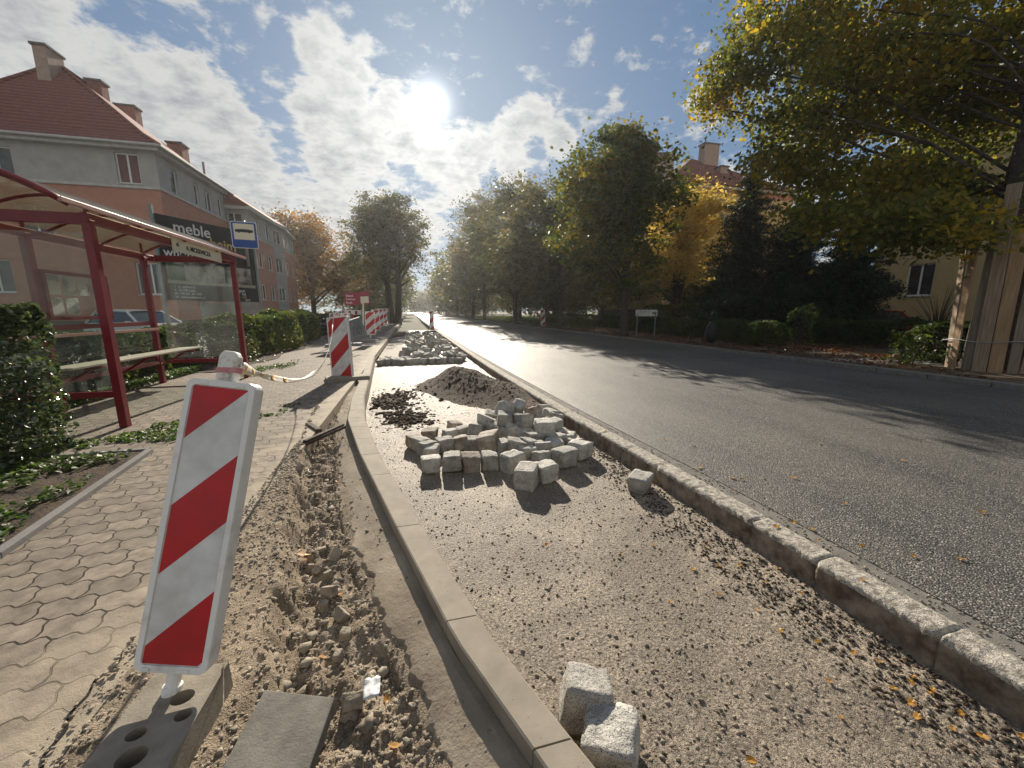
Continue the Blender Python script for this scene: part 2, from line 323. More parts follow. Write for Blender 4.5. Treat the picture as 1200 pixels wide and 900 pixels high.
M_['greywall'] = mat('light_grey_render', (.34, .33, .31), (.43, .42, .39), .9, 1.6, 9, bump=.3, bscale=40, bdist=.01)
M_['palewall'] = mat('pale_cream_render', (.40, .41, .34), (.47, .47, .4), .9, 1.6, 9)
M_['yellowwall'] = mat('yellow_render', (.48, .36, .17), (.55, .42, .21), .9, 2, 8, bump=.3, bscale=30, bdist=.01)
M_['plinth'] = mat('dark_plinth', (.10, .09, .085), (.15, .14, .13), .9, 2, 6)
M_['cornice'] = mat('cornice_paint', (.42, .41, .38), (.55, .54, .5), .7, 3, 6)
M_['frame'] = mat('white_window_frame', (.72, .72, .70), None, .4)
M_['pane'] = mat('dark_window_pane', (.02, .024, .03), (.05, .055, .06), .06, 1.5, 3, spec=.8)
M_['blind'] = mat('brown_blind', (.13, .06, .055), (.18, .09, .08), .7, 3, 3)
M_['brick'] = mat('chimney_brick', (.22, .09, .06), (.30, .14, .10), .9, 6, 6, bump=.5)
M_['chrender'] = mat('chimney_render', (.33, .24, .19), (.42, .31, .25), .9, 4, 6)
M_['carglass'] = mat('car_glass', (.02, .025, .028), None, .05, spec=.9)
M_['silver'] = mat('silver_car_paint', (.62, .61, .59), None, .3, metal=.2, coat=1)
M_['darkpaint'] = mat('dark_car_paint', (.015, .017, .02), None, .2, coat=1)
M_['redpaint'] = mat('red_car_paint', (.35, .015, .015), None, .25, coat=1)
M_['whitepaint'] = mat('white_car_paint', (.7, .7, .7), None, .25, coat=1)
M_['lamp'] = mat('lamp_glass', (.7, .7, .68), None, .1)
M_['taillamp'] = mat('tail_lamp_glass', (.35, .01, .01), None, .1)
M_['blue'] = mat('blue_sign', (.012, .07, .30), None, .35)
M_['cream'] = mat('cream_sign', (.72, .68, .52), None, .4)
M_['signblack'] = mat('billboard_black', (.014, .015, .016), (.02, .021, .023), .45, 5, 4)
M_['signgrey'] = mat('billboard_grey', (.05, .055, .06), None, .5)
M_['signwhite'] = mat('billboard_white_letters', (.72, .71, .68), None, .5)
M_['signyellow'] = mat('billboard_yellow_letters', (.55, .46, .16), None, .5)
M_['photo_kitchen'] = mat('printed_kitchen_photo', (.03, .035, .035), (.38, .36, .31), .5, 1.6, 4, pos=(.42, .56))
M_['photo_green'] = mat('printed_plant_photo', (.02, .05, .02), (.12, .17, .08), .5, 9, 4)
M_['photo_counter'] = mat('printed_counter', (.30, .29, .22), (.42, .40, .31), .5, 4, 4)
M_['darkredsign'] = mat('dark_red_sign', (.30, .035, .06), (.36, .05, .08), .4, 3, 3)
M_['bark'] = mat('bark', (.035, .028, .022), (.10, .08, .062), .95, 14, 8, bump=1, bscale=22, bdist=.03)
M_['plank'] = None
M_['timetable'] = mat('posted_papers', (.22, .27, .24), (.50, .52, .48), .6, 5, 5, pos=(.4, .5))
M_['tape'] = mat('barrier_tape', (.62, .58, .50), (.72, .68, .6), .45, 9, 4)
M_['tapemark'] = mat('faded_orange_tape_print', (.60, .33, .08), (.66, .5, .3), .45, 40, 5)
M_['sack'] = mat('black_sack', (.012, .012, .013), (.02, .02, .02), .45, 6, 5, bump=.9, bscale=9, bdist=.05)
M_['paper'] = mat('crumpled_foil', (.45, .45, .45), (.62, .62, .62), .4, 20, 5)
M_['darkwood'] = mat('wet_dark_wood', (.04, .028, .02), (.11, .08, .055), .85, 12, 7, bump=.8)

def wave_mat(name, c1, c2, axis, scale, dist, rough=.8, c3=None, dscale=6.):
    m = mat(name, c1, c2, rough, 5, 8)
    t = m.node_tree; n = t.nodes; l = t.links; tcd = n['Texture Coordinate']
    wv = n.new('ShaderNodeTexWave'); wv.wave_profile = 'SAW' if dist > .01 else 'SIN'; wv.bands_direction = axis; wv.inputs['Scale'].default_value = scale; wv.inputs['Distortion'].default_value = 1.5 if dist < .01 else .15; wv.inputs['Detail'].default_value = 4; wv.inputs['Detail Scale'].default_value = dscale
    l.new(tcd.outputs['Object'], wv.inputs['Vector'])
    bp = n.new('ShaderNodeBump'); bp.inputs['Distance'].default_value = dist; bp.inputs['Strength'].default_value = .9; l.new(wv.outputs['Fac'], bp.inputs['Height']); l.new(bp.outputs[0], n['Principled BSDF'].inputs['Normal'])
    hv = n.new('ShaderNodeHueSaturation'); mr = n.new('ShaderNodeMapRange'); l.new(wv.outputs['Fac'], mr.inputs[0]); mr.inputs[3].default_value = .45; mr.inputs[4].default_value = 1.2
    src = n['Principled BSDF'].inputs['Base Color'].links[0].from_socket; l.new(src, hv.inputs['Color']); l.new(mr.outputs[0], hv.inputs['Value']); l.new(hv.outputs[0], n['Principled BSDF'].inputs['Base Color'])
    return m
M_['tile'] = wave_mat('red_roof_tiles', (.19, .06, .042), (.28, .095, .066), 'Z', 1.25, .06)
M_['planks'] = []
for i, (a, b) in enumerate([((.20, .148, .098), (.36, .27, .185)), ((.26, .165, .09), (.42, .285, .165)), ((.14, .108, .08), (.26, .205, .15))]):
    m = mat('sawn_plank_wood', a, b, .85, 3, 6); t = m.node_tree; n = t.nodes; l = t.links
    mp = n.new('ShaderNodeMapping'); mp.inputs['Scale'].default_value = (22, 22, 1.2); l.new(n['Texture Coordinate'].outputs['Object'], mp.inputs[0])
    nz = [k for k in n if k.type == 'TEX_NOISE'][0]; l.new(mp.outputs[0], nz.inputs['Vector']); nz.inputs['Scale'].default_value = 1.2; nz.inputs['Distortion'].default_value = .6
    bp = n.new('ShaderNodeBump'); bp.inputs['Distance'].default_value = .004; bp.inputs['Strength'].default_value = .7; l.new(nz.outputs['Fac'], bp.inputs['Height']); l.new(bp.outputs[0], n['Principled BSDF'].inputs['Normal'])
    M_['planks'].append(m)

def glass_mat(name, tint, haze, hazecol, rough=.03):
    m = bpy.data.materials.new(name); m.use_nodes = True; t = m.node_tree; n = t.nodes; l = t.links
    for k in list(n): n.remove(k)
    o = n.new('ShaderNodeOutputMaterial'); tr = n.new('ShaderNodeBsdfTransparent'); tr.inputs[0].default_value = (*tint, 1)
    df = n.new('ShaderNodeBsdfDiffuse'); df.inputs[0].default_value = (*hazecol, 1); tl = n.new('ShaderNodeBsdfTranslucent'); tl.inputs[0].default_value = (*hazecol, 1)
    gl = n.new('ShaderNodeBsdfGlossy'); gl.inputs['Roughness'].default_value = rough
    dt = n.new('ShaderNodeMixShader'); dt.inputs[0].default_value = .5; l.new(df.outputs[0], dt.inputs[1]); l.new(tl.outputs[0], dt.inputs[2])
    nz = n.new('ShaderNodeTexNoise'); nz.inputs['Scale'].default_value = 3; nz.inputs['Detail'].default_value = 6; tcd = n.new('ShaderNodeTexCoord'); l.new(tcd.outputs['Object'], nz.inputs[0])
    mr = n.new('ShaderNodeMapRange'); l.new(nz.outputs['Fac'], mr.inputs[0]); mr.inputs[1].default_value = .3; mr.inputs[2].default_value = .7; mr.inputs[3].default_value = haze * .5; mr.inputs[4].default_value = haze * 1.5
    m1 = n.new('ShaderNodeMixShader'); l.new(mr.outputs[0], m1.inputs[0]); l.new(tr.outputs[0], m1.inputs[1]); l.new(dt.outputs[0], m1.inputs[2])
    lw = n.new('ShaderNodeLayerWeight'); lw.inputs[0].default_value = .5
    pw = n.new('ShaderNodeMath'); pw.operation = 'POWER'; l.new(lw.outputs['Facing'], pw.inputs[0]); pw.inputs[1].default_value = 5
    fr = n.new('ShaderNodeMath'); fr.operation = 'MULTIPLY_ADD'; l.new(pw.outputs[0], fr.inputs[0]); fr.inputs[1].default_value = .6; fr.inputs[2].default_value = .03
    geo = n.new('ShaderNodeNewGeometry')
    m2 = n.new('ShaderNodeMixShader'); l.new(fr.outputs[0], m2.inputs[0]); l.new(m1.outputs[0], m2.inputs[1]); l.new(gl.outputs[0], m2.inputs[2]); l.new(m2.outputs[0], o.inputs[0])
    return m
M_['glass'] = glass_mat('shelter_glass', (.93, .96, .94), .04, (.5, .52, .5))
M_['smoked'] = glass_mat('smoked_roof_sheet', (.74, .68, .57), .34, (.38, .345, .29), .15)

def leaf_mat(name, cols, trans=.5, rough=.5, spec=.35, nscale=.5):
    """cols: list of (pos,(r,g,b)); random per leaf plus large soft patches"""
    m = bpy.data.materials.new(name); m.use_nodes = True; t = m.node_tree; n = t.nodes; l = t.links
    b = n['Principled BSDF']; b.inputs['Roughness'].default_value = rough; b.inputs['Specular IOR Level'].default_value = spec
    geo = n.new('ShaderNodeNewGeometry'); tcd = n.new('ShaderNodeTexCoord')
    nz = n.new('ShaderNodeTexNoise'); nz.inputs['Scale'].default_value = nscale; nz.inputs['Detail'].default_value = 4; l.new(tcd.outputs['Object'], nz.inputs[0])
    a = n.new('ShaderNodeMath'); a.operation = 'MULTIPLY_ADD'; l.new(geo.outputs['Random Per Island'], a.inputs[0]); a.inputs[1].default_value = .55; 
    s = n.new('ShaderNodeMath'); s.operation = 'MULTIPLY_ADD'; l.new(nz.outputs['Fac'], s.inputs[0]); s.inputs[1].default_value = 1.5; s.inputs[2].default_value = -.52
    l.new(s.outputs[0], a.inputs[2])
    r = n.new('ShaderNodeValToRGB'); l.new(a.outputs[0], r.inputs[0])
    while len(r.color_ramp.elements) < len(cols): r.color_ramp.elements.new(.5)
    for el, (p, c) in zip(r.color_ramp.elements, cols): el.position = p; el.color = (*c, 1)
    l.new(r.outputs[0], b.inputs['Base Color'])
    tl = n.new('ShaderNodeBsdfTranslucent'); hv = n.new('ShaderNodeHueSaturation'); hv.inputs['Saturation'].default_value = 1.1; hv.inputs['Value'].default_value = 1.5; l.new(r.outputs[0], hv.inputs['Color']); l.new(hv.outputs[0], tl.inputs[0])
    mx = n.new('ShaderNodeMixShader'); mx.inputs[0].default_value = trans; l.new(b.outputs[0], mx.inputs[1]); l.new(tl.outputs[0], mx.inputs[2])
    l.new(mx.outputs[0], n['Material Output'].inputs[0])
    return m
LG = leaf_mat('turning_linden_leaves', [(0, (.035, .06, .015)), (.45, (.075, .10, .022)), (.7, (.17, .155, .03)), (1, (.34, .22, .035))], .5)
LD = leaf_mat('green_linden_leaves', [(0, (.05, .062, .03)), (.45, (.09, .098, .042)), (.75, (.15, .13, .05)), (1, (.25, .17, .055))], .55, nscale=.3)
LBIG = leaf_mat('big_linden_leaves', [(0, (.06, .075, .018)), (.4, (.11, .125, .028)), (.62, (.20, .185, .038)), (.85, (.38, .27, .045)), (1, (.36, .16, .035))], .6, nscale=.45)
LO = leaf_mat('orange_leaves', [(0, (.075, .075, .03)), (.35, (.15, .105, .035)), (.65, (.28, .14, .035)), (1, (.38, .22, .05))], .5, nscale=.25)
LY = leaf_mat('yellow_leaves', [(0, (.30, .23, .06)), (.5, (.50, .37, .10)), (1, (.66, .50, .17))], .5, nscale=.5)
LC = leaf_mat('dark_conifer_needles', [(0, (.008, .016, .008)), (.6, (.018, .032, .014)), (1, (.035, .05, .02))], .15, nscale=.8)
LH = leaf_mat('hedge_leaves', [(0, (.02, .035, .010)), (.5, (.045, .065, .016)), (.85, (.09, .11, .025)), (1, (.17, .16, .04))], .4, nscale=1.2)
LHL = leaf_mat('light_hedge_leaves', [(0, (.035, .055, .014)), (.4, (.07, .10, .022)), (.8, (.15, .17, .035)), (1, (.24, .22, .05))], .45, nscale=1.2)
LB = leaf_mat('glossy_bush_leaves', [(0, (.03, .05, .02)), (.6, (.07, .10, .035)), (1, (.14, .17, .06))], .3, rough=.22, spec=1., nscale=2)
LF = leaf_mat('fallen_leaf', [(0, (.14, .06, .02)), (.4, (.34, .14, .03)), (.7, (.55, .33, .05)), (1, (.6, .45, .12))], .3, nscale=3)
LL = leaf_mat('brown_leaf_litter', [(0, (.05, .025, .012)), (.5, (.14, .06, .025)), (.85, (.26, .11, .035)), (1, (.40, .26, .06))], .2, nscale=1.)
LW = leaf_mat('weed_leaves', [(0, (.03, .06, .012)), (.6, (.08, .13, .03)), (1, (.17, .20, .06))], .4, nscale=3)

def leaves(name, P, size, m, parent=None, up=.5, shape='leaf', jitter=.35, normals=None):
    """one folded leaf face pair per point"""
    n = len(P)
    nv = rng.normal(size=(n, 3)); nv /= np.linalg.norm(nv, axis=1)[:, None]
    nv[:, 2] = np.abs(nv[:, 2]) + up
    if normals is not None: nv += normals
    nv /= np.linalg.norm(nv, axis=1)[:, None]
    t = rng.normal(size=(n, 3)); t -= (t * nv).sum(1)[:, None] * nv; t /= np.linalg.norm(t, axis=1)[:, None]
    s = np.cross(nv, t); L_ = size * (1 + jitter * rng.normal(size=n)).clip(.4, 1.8)[:, None]
    if shape == 'leaf':   # 6 verts, 2 quads folded along the mid rib
        tip = P + t * L_ * .5; base = P - t * L_ * .5; rise = nv * L_ * .12
        a = P + t * L_ * .22 + s * L_ * .30 + rise; b = P - t * L_ * .22 + s * L_ * .36 + rise
        c = P + t * L_ * .22 - s * L_ * .30 + rise; d = P - t * L_ * .22 - s * L_ * .36 + rise
        V = np.stack([base, b, a, tip, c, d], 1).reshape(-1, 3)
        k = np.arange(n)[:, None] * 6
        Fa = np.concatenate([k + [0, 1, 2, 3], k + [0, 3, 4, 5]], 1).reshape(-1, 4)
    elif shape == 'needle':
        V = np.stack([P - t * L_ * .5, P + s * L_ * .12, P + t * L_ * .5, P - s * L_ * .12], 1).reshape(-1, 3); Fa = np.arange(n * 4).reshape(-1, 4)
    else:
        V = np.stack([P - t * L_ * .5, P + s * L_ * .34, P + t * L_ * .5, P - s * L_ * .34], 1).reshape(-1, 3); Fa = np.arange(n * 4).reshape(-1, 4)
    return npmesh(name, V, Fa, m, parent)

def clumps_in(lobes, n, surf=.45):
    W = np.array([l[6] if len(l) > 6 else l[3] * l[4] * l[5] for l in lobes], float); W /= W.sum()
    ix = rng.choice(len(lobes), n, p=W); d = rng.normal(size=(n, 3)); d /= np.linalg.norm(d, axis=1)[:, None]
    r = rng.random(n) ** surf
    C = np.array([l[:3] for l in lobes])[ix]; Rr = np.array([l[3:6] for l in lobes])[ix]
    return C + d * r[:, None] * Rr
def crown_pts(C, n, sx, sz=None):
    ix = rng.integers(len(C), size=n); sz = sz or sx * .6
    w = np.clip(rng.random(len(C)), .25, 1)[ix][:, None]
    return C[ix] + rng.normal(size=(n, 3)) * np.array([sx, sx, sz]) * (.5 + w)
def limb(mb, a, b, r0, r1, k=6, sag=.12, n=6):
    a, b = Vector(a), Vector(b); pts = []; ln = (b - a).length
    off = Vector((random.uniform(-1, 1), random.uniform(-1, 1), random.uniform(.2, 1))) * ln * sag
    for i in range(k + 1):
        t = i / k; p = a.lerp(b, t) + off * math.sin(math.pi * t) + Vector((random.uniform(-1, 1), random.uniform(-1, 1), random.uniform(-1, 1))) * ln * .012
        pts.append(p)
    mb.tube(pts, [r0 + (r1 - r0) * (i / k) ** .8 for i in range(k + 1)], n); return pts
def tree(name, x, y, lobes, nl, size, m, label, group=None, h0=2.5, r0=.25, nclump=120, sx=.55, nlimb=14, cat='tree', shape='q', surf=.45, top=None, z0=0., lean=(0, 0), stems=1, sz=None, up=.5, lr=.42):
    t = empty(name, (0, 0, 0), 0, label, cat, group)
    t.location = (x, y, z0)
    lb = [(l[0] - x, l[1] - y, l[2]) + tuple(l[3:]) for l in lobes]
    C = clumps_in(lb, nclump, surf)
    mb = MB(); czt = top or max(l[2] for l in lb)
    for sidx in range(stems):
        ox = (sidx - (stems - 1) / 2) * r0 * 2.6
        pts = [(ox * .6, 0, -.15), (ox * .7, 0, .25), (ox + lean[0] * .3, lean[1] * .3, h0 * .5), (ox * 1.3 + lean[0], lean[1], h0), (ox * 1.6 + lean[0] * 1.3, lean[1] * 1.3, (h0 + czt) / 2), (ox * 1.6 + lean[0] * 1.5, lean[1] * 1.5, czt)]
        mb.tube(pts, [r0 * 1.35, r0 * 1.05, r0 * .92, r0 * .85, r0 * .5, r0 * .18], 12)
        for c in C[rng.choice(len(C), min(nlimb, len(C)), replace=False)]:
            zs = min(max(h0 * .85, c[2] - abs(c[0]) * .7 - abs(c[1]) * .4 - .5), czt * .92); f = max(0, (zs - h0) / max(.1, czt - h0))
            st = (ox * 1.3 + lean[0] * (1 + .4 * f), lean[1] * (1 + .4 * f), zs)
            pp = limb(mb, st, c, r0 * lr * (1 - .6 * f), r0 * .05, 6)
            for _ in range(2):
                q = C[rng.integers(len(C))]
                j = pp[random.randint(2, 4)]
                q = Vector(q)
                if (q - j).length < 2.5: limb(mb, j, q, r0 * .28 * lr, r0 * .03, 4, n=5)
    mb.build('trunk', M_['bark'], t, smooth=True)
    leaves('crown', crown_pts(C, nl, sx, sz), size, m, t, shape=shape, up=up)
    return t

# ------------------------------------------------------------------ ground, road, pavement
def sheet(name, x0, x1, y0, y1, z, m, th=0.):
    mb = MB()
    if th: mb.box(((x0 + x1) / 2, (y0 + y1) / 2, z - th / 2), (x1 - x0, y1 - y0, th))
    else: mb.quad((x0, y0, z), (x1, y0, z), (x1, y1, z), (x0, y1, z))
    return struct(mb.build(name, m))
sheet('ground', -1500, 1500, -200, 2500, -.47, M_['ground'])
def interp(pts):
    ys = [p[1] for p in pts]; xs = [p[0] for p in pts]
    return lambda y: np.interp(y, ys, xs)
# lines running along the street, read off at ground level
KR = interp([(.75, .3), (.52, .9), (.29, 1.51), (.04, 2.45), (-.36, 4.04), (-.64, 5.46), (-.80, 6.9), (-.86, 8.13), (-1.02, 11), (-1.35, 17), (-1.62, 22), (-1.2, 26), (-.3, 29)])
KL = lambda y: KR(y) - np.interp(y, [1, 4, 5.5, 7, 12], [.155, .19, .23, .2, .16])
OK = interp([(2.36, -2), (2.31, .77), (2.28, 2.2), (2.25, 3), (2.12, 5.5), (2.02, 9), (1.95, 14), (1.9, 30), (1.85, 75)])
mb = MB(); ysr = [-30, -2, .77, 2.2, 3, 5.5, 9, 14, 30, 75, 260]
for a, b in zip(ysr[:-1], ysr[1:]):
    xa_, xb_ = float(OK(a)) + .30, float(OK(b)) + .30; mb.quad((xa_, a, -.05), (11, a, -.05), (11, b, -.05), (xb_, b, -.05)); mb.quad((xa_, a, -.05), (xb_, b, -.05), (xb_, b, -.4), (xa_, a, -.4))
struct(mb.build('road', M_['asphalt']))
sheet('road_beyond', -1.5, 11.0, 260, 700, -.05, M_['asphalt'], .35)
sheet('pavement', -5.75, -1.158, -4, 62, 0, M_['paver'], .3)
sheet('parking_ground', -60, -5.75, -4, 130, -.006, M_['lot'], .3)
sheet('lawn_strip', -5.75, -1.4, 62, 260, -.01, M_['verge'], .3)
sheet('verge', 11.28, 70, -30, 260, .02, M_['verge'], .45)
mb = MB()
for i in range(120):
    y = -10 + i * 1.0
    mb.box((11.14, y + .5, -.12), (.275, .985, .36))
struct(mb.build('verge_kerb', M_['backfill'], bevel=.012))
# concrete path leading off the road on the right
mb = MB(); zz = .027
mb.quad((11.3, 8.2, zz), (13.7, 7.2, zz), (14.4, 8.3, zz), (11.3, 9.6, zz)); mb.quad((14.4, 8.3, zz + .001), (13.7, 7.2, zz + .001), (19.5, 10.7, zz + .001), (19, 12.2, zz + .001))
struct(mb.build('path', M_['lot']))

def field(name, xa, xb, ys, nx, zf, m, nudge=None):
    """height field between two lines xa(y), xb(y)"""
    Y = np.asarray(ys); u = np.linspace(0, 1, nx); U, YY = np.meshgrid(u, Y)
    X = xa(YY) * (1 - U) + xb(YY) * U; P = np.stack([X.ravel(), YY.ravel(), np.zeros(X.size)], 1)
    Z = zf(P, U.ravel()); P[:, 2] = Z
    i = np.arange(len(Y) - 1)[:, None] * nx + np.arange(nx - 1)[None]; i = i.ravel()
    return npmesh(name, P, np.stack([i, i + 1, i + nx + 1, i + nx], 1), m, smooth=True)
def growing(y0, y1, d0, k):
    ys = [y0]
    while ys[-1] < y1: ys.append(ys[-1] + max(d0, d0 * ys[-1] * k))
    return np.array(ys)
# the dug strip between pavers and new kerb: sand, broken edge, gully, mortar haunch
TOE = interp([(.02, .5), (.0, 1.21), (-.2, 1.75), (-.45, 2.5), (-.65, 3.24), (-.87, 4.46), (-1.12, 5.8), (-1.3, 7.5), (-1.42, 12), (-1.75, 20), (-2, 30)])
GULL = interp([(-.42, .5), (-.58, 1.3), (-.68, 1.7), (-.86, 2.5), (-1.02, 3.3), (-1.28, 5.0), (-1.5, 7), (-1.6, 12), (-1.9, 20), (-2.2, 30)])
def zdig(P, U):
    x, y = P[:, 0], P[:, 1]
    kl = KL(y); toe = TOE(y) + .05 * fbm(P * [0, 3, 0], 3, 5.); gl = GULL(y) + .13 * fbm(P * [1.5, 4.5, 0], 3, 9.)
    near = np.clip(1.5 - y / 9., .25, 1.)
    z = np.zeros(len(P))
    sm = lambda a: a * a * (3 - 2 * a)
    # from the left: sand at paver level, sharp broken bank into the gully
    bank = sm(np.clip((x - gl) / .11, 0, 1)); depth = .17 * near
    z = .008 - .02 * np.clip((x + 1.2) / .5, 0, 1) - bank * depth
    hp = np.clip((x - toe) / np.maximum(kl - .035 - toe, .05), 0, 1)
    lump = .06 * fbm(P * 5, 4, 3.) + .05 * fbm(P * 13, 4, 1.) + .022 * fbm(P * 45, 3, 2.)
    rough = np.where(hp > 0, .12 + .1 * (1 - hp), .35 + 1.2 * bank)
    z = z + lump * rough
    hz = -.17 * near + (.17 * near - .085) * hp ** .8 + .012 * fbm(P * 4, 3, 7.) * (1 - hp)
    z = np.where(hp > 0, np.maximum(hz, z * (1 - sm(np.clip(hp * 6, 0, 1))) + hz * sm(np.clip(hp * 6, 0, 1))), z)
    # piles of fines against the pavers
    z += .03 * np.clip(1 - np.abs(x + 1.0) / .25, 0, 1) * (fbm(P * 3, 3, 4.) + .3) * (x < gl)
    return z
XL = lambda y: np.full_like(np.asarray(y, float), -1.15)
ys = growing(.35, 30, .007, 1.1)
dig = field('dug_trench', lambda y: XL(y) + .0 * y, lambda y: np.maximum(KL(y) - .002, -1.13), ys, 150, zdig, M_['sand']); struct(dig)
# smoother mortar laid over the haunch slope
def zh(P, U):
    z = zdig(P, U); rg = np.sin(P[:, 1] * 5 + P[:, 0] * 9) * .5 + fbm(P * [5, 3, 1], 3, 2.); return z + .006 + .022 * rg * np.clip(1 - U, 0, .8) + .007 * fbm(P * 12, 4, 6.) + .003 * fbm(P * 50, 2, 6.) - .03 * (1 - np.clip(U * 8, 0, 1))
ys2 = growing(.35, 12, .008, 1.)
struct(field('kerb_haunch', lambda y: TOE(y) + .03 + .016 * np.sin(y * 9) + .014 * np.sin(y * 23 + 1) + .008 * np.sin(y * 57) + .006 * np.sin(y * 131), lambda y: KL(y) - .002, ys2, 70, zh, M_['haunch']))
# bed of the parking bay
def zbed(P, U):
    x, y = P[:, 0], P[:, 1]; e = np.clip((x - OK(y) + .55) / .5, 0, 1)
    return -.25 + .012 * fbm(P * 2, 3, 2.) + (.008 + .02 * e) * fbm(P * 14, 4, 3.) + .03 * e * fbm(P * 5, 3, 8.) + (.006 + .012 * e) * fbm(P * 45, 2, 5.) + .02 * e
ysb = growing(.35, 36, .010, 1.)
struct(field('bay_bed', lambda y: np.maximum(KR(y) + .002, -1.6), lambda y: OK(y) + .02, ysb, 230, zbed, M_['gravel']))
# new kerb: one run of cast stones with open joints
mb = MB(); jo = [.35, 1.0, 1.62, 2.52, 3.45, 4.0, 4.55, 5.05, 5.5, 5.95, 6.5, 7.4] + [8.4 + i for i in range(15)] + [23, 24, 25, 26, 26.8, 27.5, 28.2, 29]
for a, b in zip(jo[:-1], jo[1:]):
    g_ = .0035; a += g_; b -= g_; vs = []; k = 4
    for i in range(k + 1):
        y = a + (b - a) * i / k
        l_, r_ = float(KL(y)), float(KR(y)); vs += [(l_, y, -.4), (l_, y, -.002), (l_ + .008, y, .004), (r_ - .022, y, .004), (r_ - .004, y, -.02), (r_, y, -.4)]
    n = 6; fs = [(i * n + j, i * n + (j + 1) % n, (i + 1) * n + (j + 1) % n, (i + 1) * n + j) for i in range(k) for j in range(n)]
    fs += [tuple(range(n))[::-1], tuple(k * n + j for j in range(n))]
    mb.add(vs, fs)
struct(mb.build('kerb', M_['kerb']))
# old kerb: worn stones, broken inner face
def zok(P, U):
    return P[:, 2]
ys3 = growing(-.3, 75, .0075, .9); nx = 26
prof = np.array([(-.02, -.42), (-.005, -.33), (0, -.27), (.0, -.22), (.002, -.18), (.0, -.14), (.001, -.11), (.003, -.085), (.006, -.066), (.014, -.054), (.05, -.048), (.09, -.045), (.12, -.045), (.15, -.046), (.168, -.05), (.176, -.062), (.185, -.064), (.20, -.060), (.22, -.058), (.245, -.057), (.27, -.056), (.285, -.056), (.295, -.056), (.305, -.056), (.31, -.058), (.315, -.12)])
Yk = np.repeat(ys3, nx); pr = np.tile(prof, (len(ys3), 1)); base = OK(Yk)
P = np.stack([base + pr[:, 0], Yk, pr[:, 1]], 1)
stone = np.clip(1 - np.abs(pr[:, 0] - .08) / .12, 0, 1)
jt = np.clip(1 - np.abs(((Yk + .03 * np.sin(Yk * 7)) % .95) - .47) / .018, 0, 1)
sid = np.floor((Yk + .03 * np.sin(Yk * 7)) / .52); jt = np.clip(1 - np.abs(((Yk + .03 * np.sin(Yk * 7)) % .52) - .02) / .014, 0, 1)
hsh = lambda k: (np.sin(sid * 12.9898 + k * 78.2) * 43758.5) % 1. - .5
P[:, 0] += (.016 * hsh(1) + .006 * fbm(P * [3, 5, 4], 3, 2.) + .018 * fbm(P * 24, 3, 4.) + .016 * fbm(P * 75, 2, 4.) + .02 * jt) * np.clip(1.2 - pr[:, 0] * 7, 0, 1)
P[:, 2] += .012 * hsh(2) * stone
P[:, 2] += (.006 * fbm(P * 8, 2, 6.) + .018 * fbm(P * 30, 3, 9.) + .014 * fbm(P * 85, 2, 9.) - .03 * jt) * stone + .005 * fbm(P * 20, 3, 1.) * (pr[:, 0] > .18) * (pr[:, 0] < .3)
i = (np.arange(len(ys3) - 1)[:, None] * nx + np.arange(nx - 1)[None]).ravel()
okm = npmesh('old_kerb', P, np.stack([i, i + 1, i + nx + 1, i + nx], 1), M_['oldkerb'], smooth=False); struct(okm)
okm.data.materials.append(M_['backfill']); okm.data.materials.append(M_['kerbstone'])
mi = np.tile(np.where(prof[:-1, 0] > .175, 1, np.where(prof[:-1, 1] > -.10, 2, 0)).astype(np.int32), len(ys3) - 1); okm.data.polygons.foreach_set('material_index', mi)
# crack between drifted blocks: flat strip, shade of the gap painted black
mb = MB(); pts = [(-1.165, 1.10), (-1.15, 1.22), (-1.17, 1.32), (-1.205, 1.38), (-1.2, 1.46), (-1.235, 1.52), (-1.225, 1.6), (-1.245, 1.66), (-1.21, 1.74), (-1.235, 1.80), (-1.20, 1.86)]
mb2 = MB()
for (x, y), (x2, y2), wa, wb in zip(pts, pts[1:], [.013, .012, .012, .010, .011, .009, .009, .008, .006, .004], [.012, .012, .010, .011, .009, .009, .008, .006, .004, .001]):
    mb2.quad((x - wa / 2 - .01, y, .004), (x + wa / 2 - .01, y, .004), (x2 + wb / 2 - .01, y2, .004), (x2 - wb / 2 - .01, y2, .004))
struct(mb2.build('paving_joint', mat('gap_shade_black', (.012, .01, .008), (.02, .017, .013), 1., 40)))
# planting bed with its edging
bedf = field('planting_bed', lambda y: -9 + 0 * y, lambda y: np.interp(y, [-1, 2.74, 4.6], [-2.1, -2.42, -2.66]), growing(.8, 4.6, .03, 1.), 130, lambda P, U: .022 + .035 * fbm(P * 6, 4, 3.) + .02 * fbm(P * 22, 3, 3.), M_['soil']); struct(bedf)
mb = MB(); ed = [(-2.1, -1), (-2.40, 2.74), (-2.64, 4.63)]
for a, b in ((ed[0], ed[1]), (ed[1], ed[2])):
    mb.bar((*a, -.07), (*b, -.07), .06, .22)
mb.bar((-2.66, 4.66, -.07), (-9, 4.66, -.07), .06, .212)
struct(mb.build('bed_edging', M_['lot'], bevel=.006))
for k, (a, b, c, d) in enumerate([(-5.75, -4.1, 10.6, 19), (-5.75, -5.0, 19, 40)]):
    struct(field('shrub_bed', lambda y: a + 0 * y, lambda y: b + .12 * np.sin(y * 2), growing(c, d, .02, .5), 30, lambda P, U: .012 + .03 * fbm(P * 5, 4, 3.), M_['soil']))

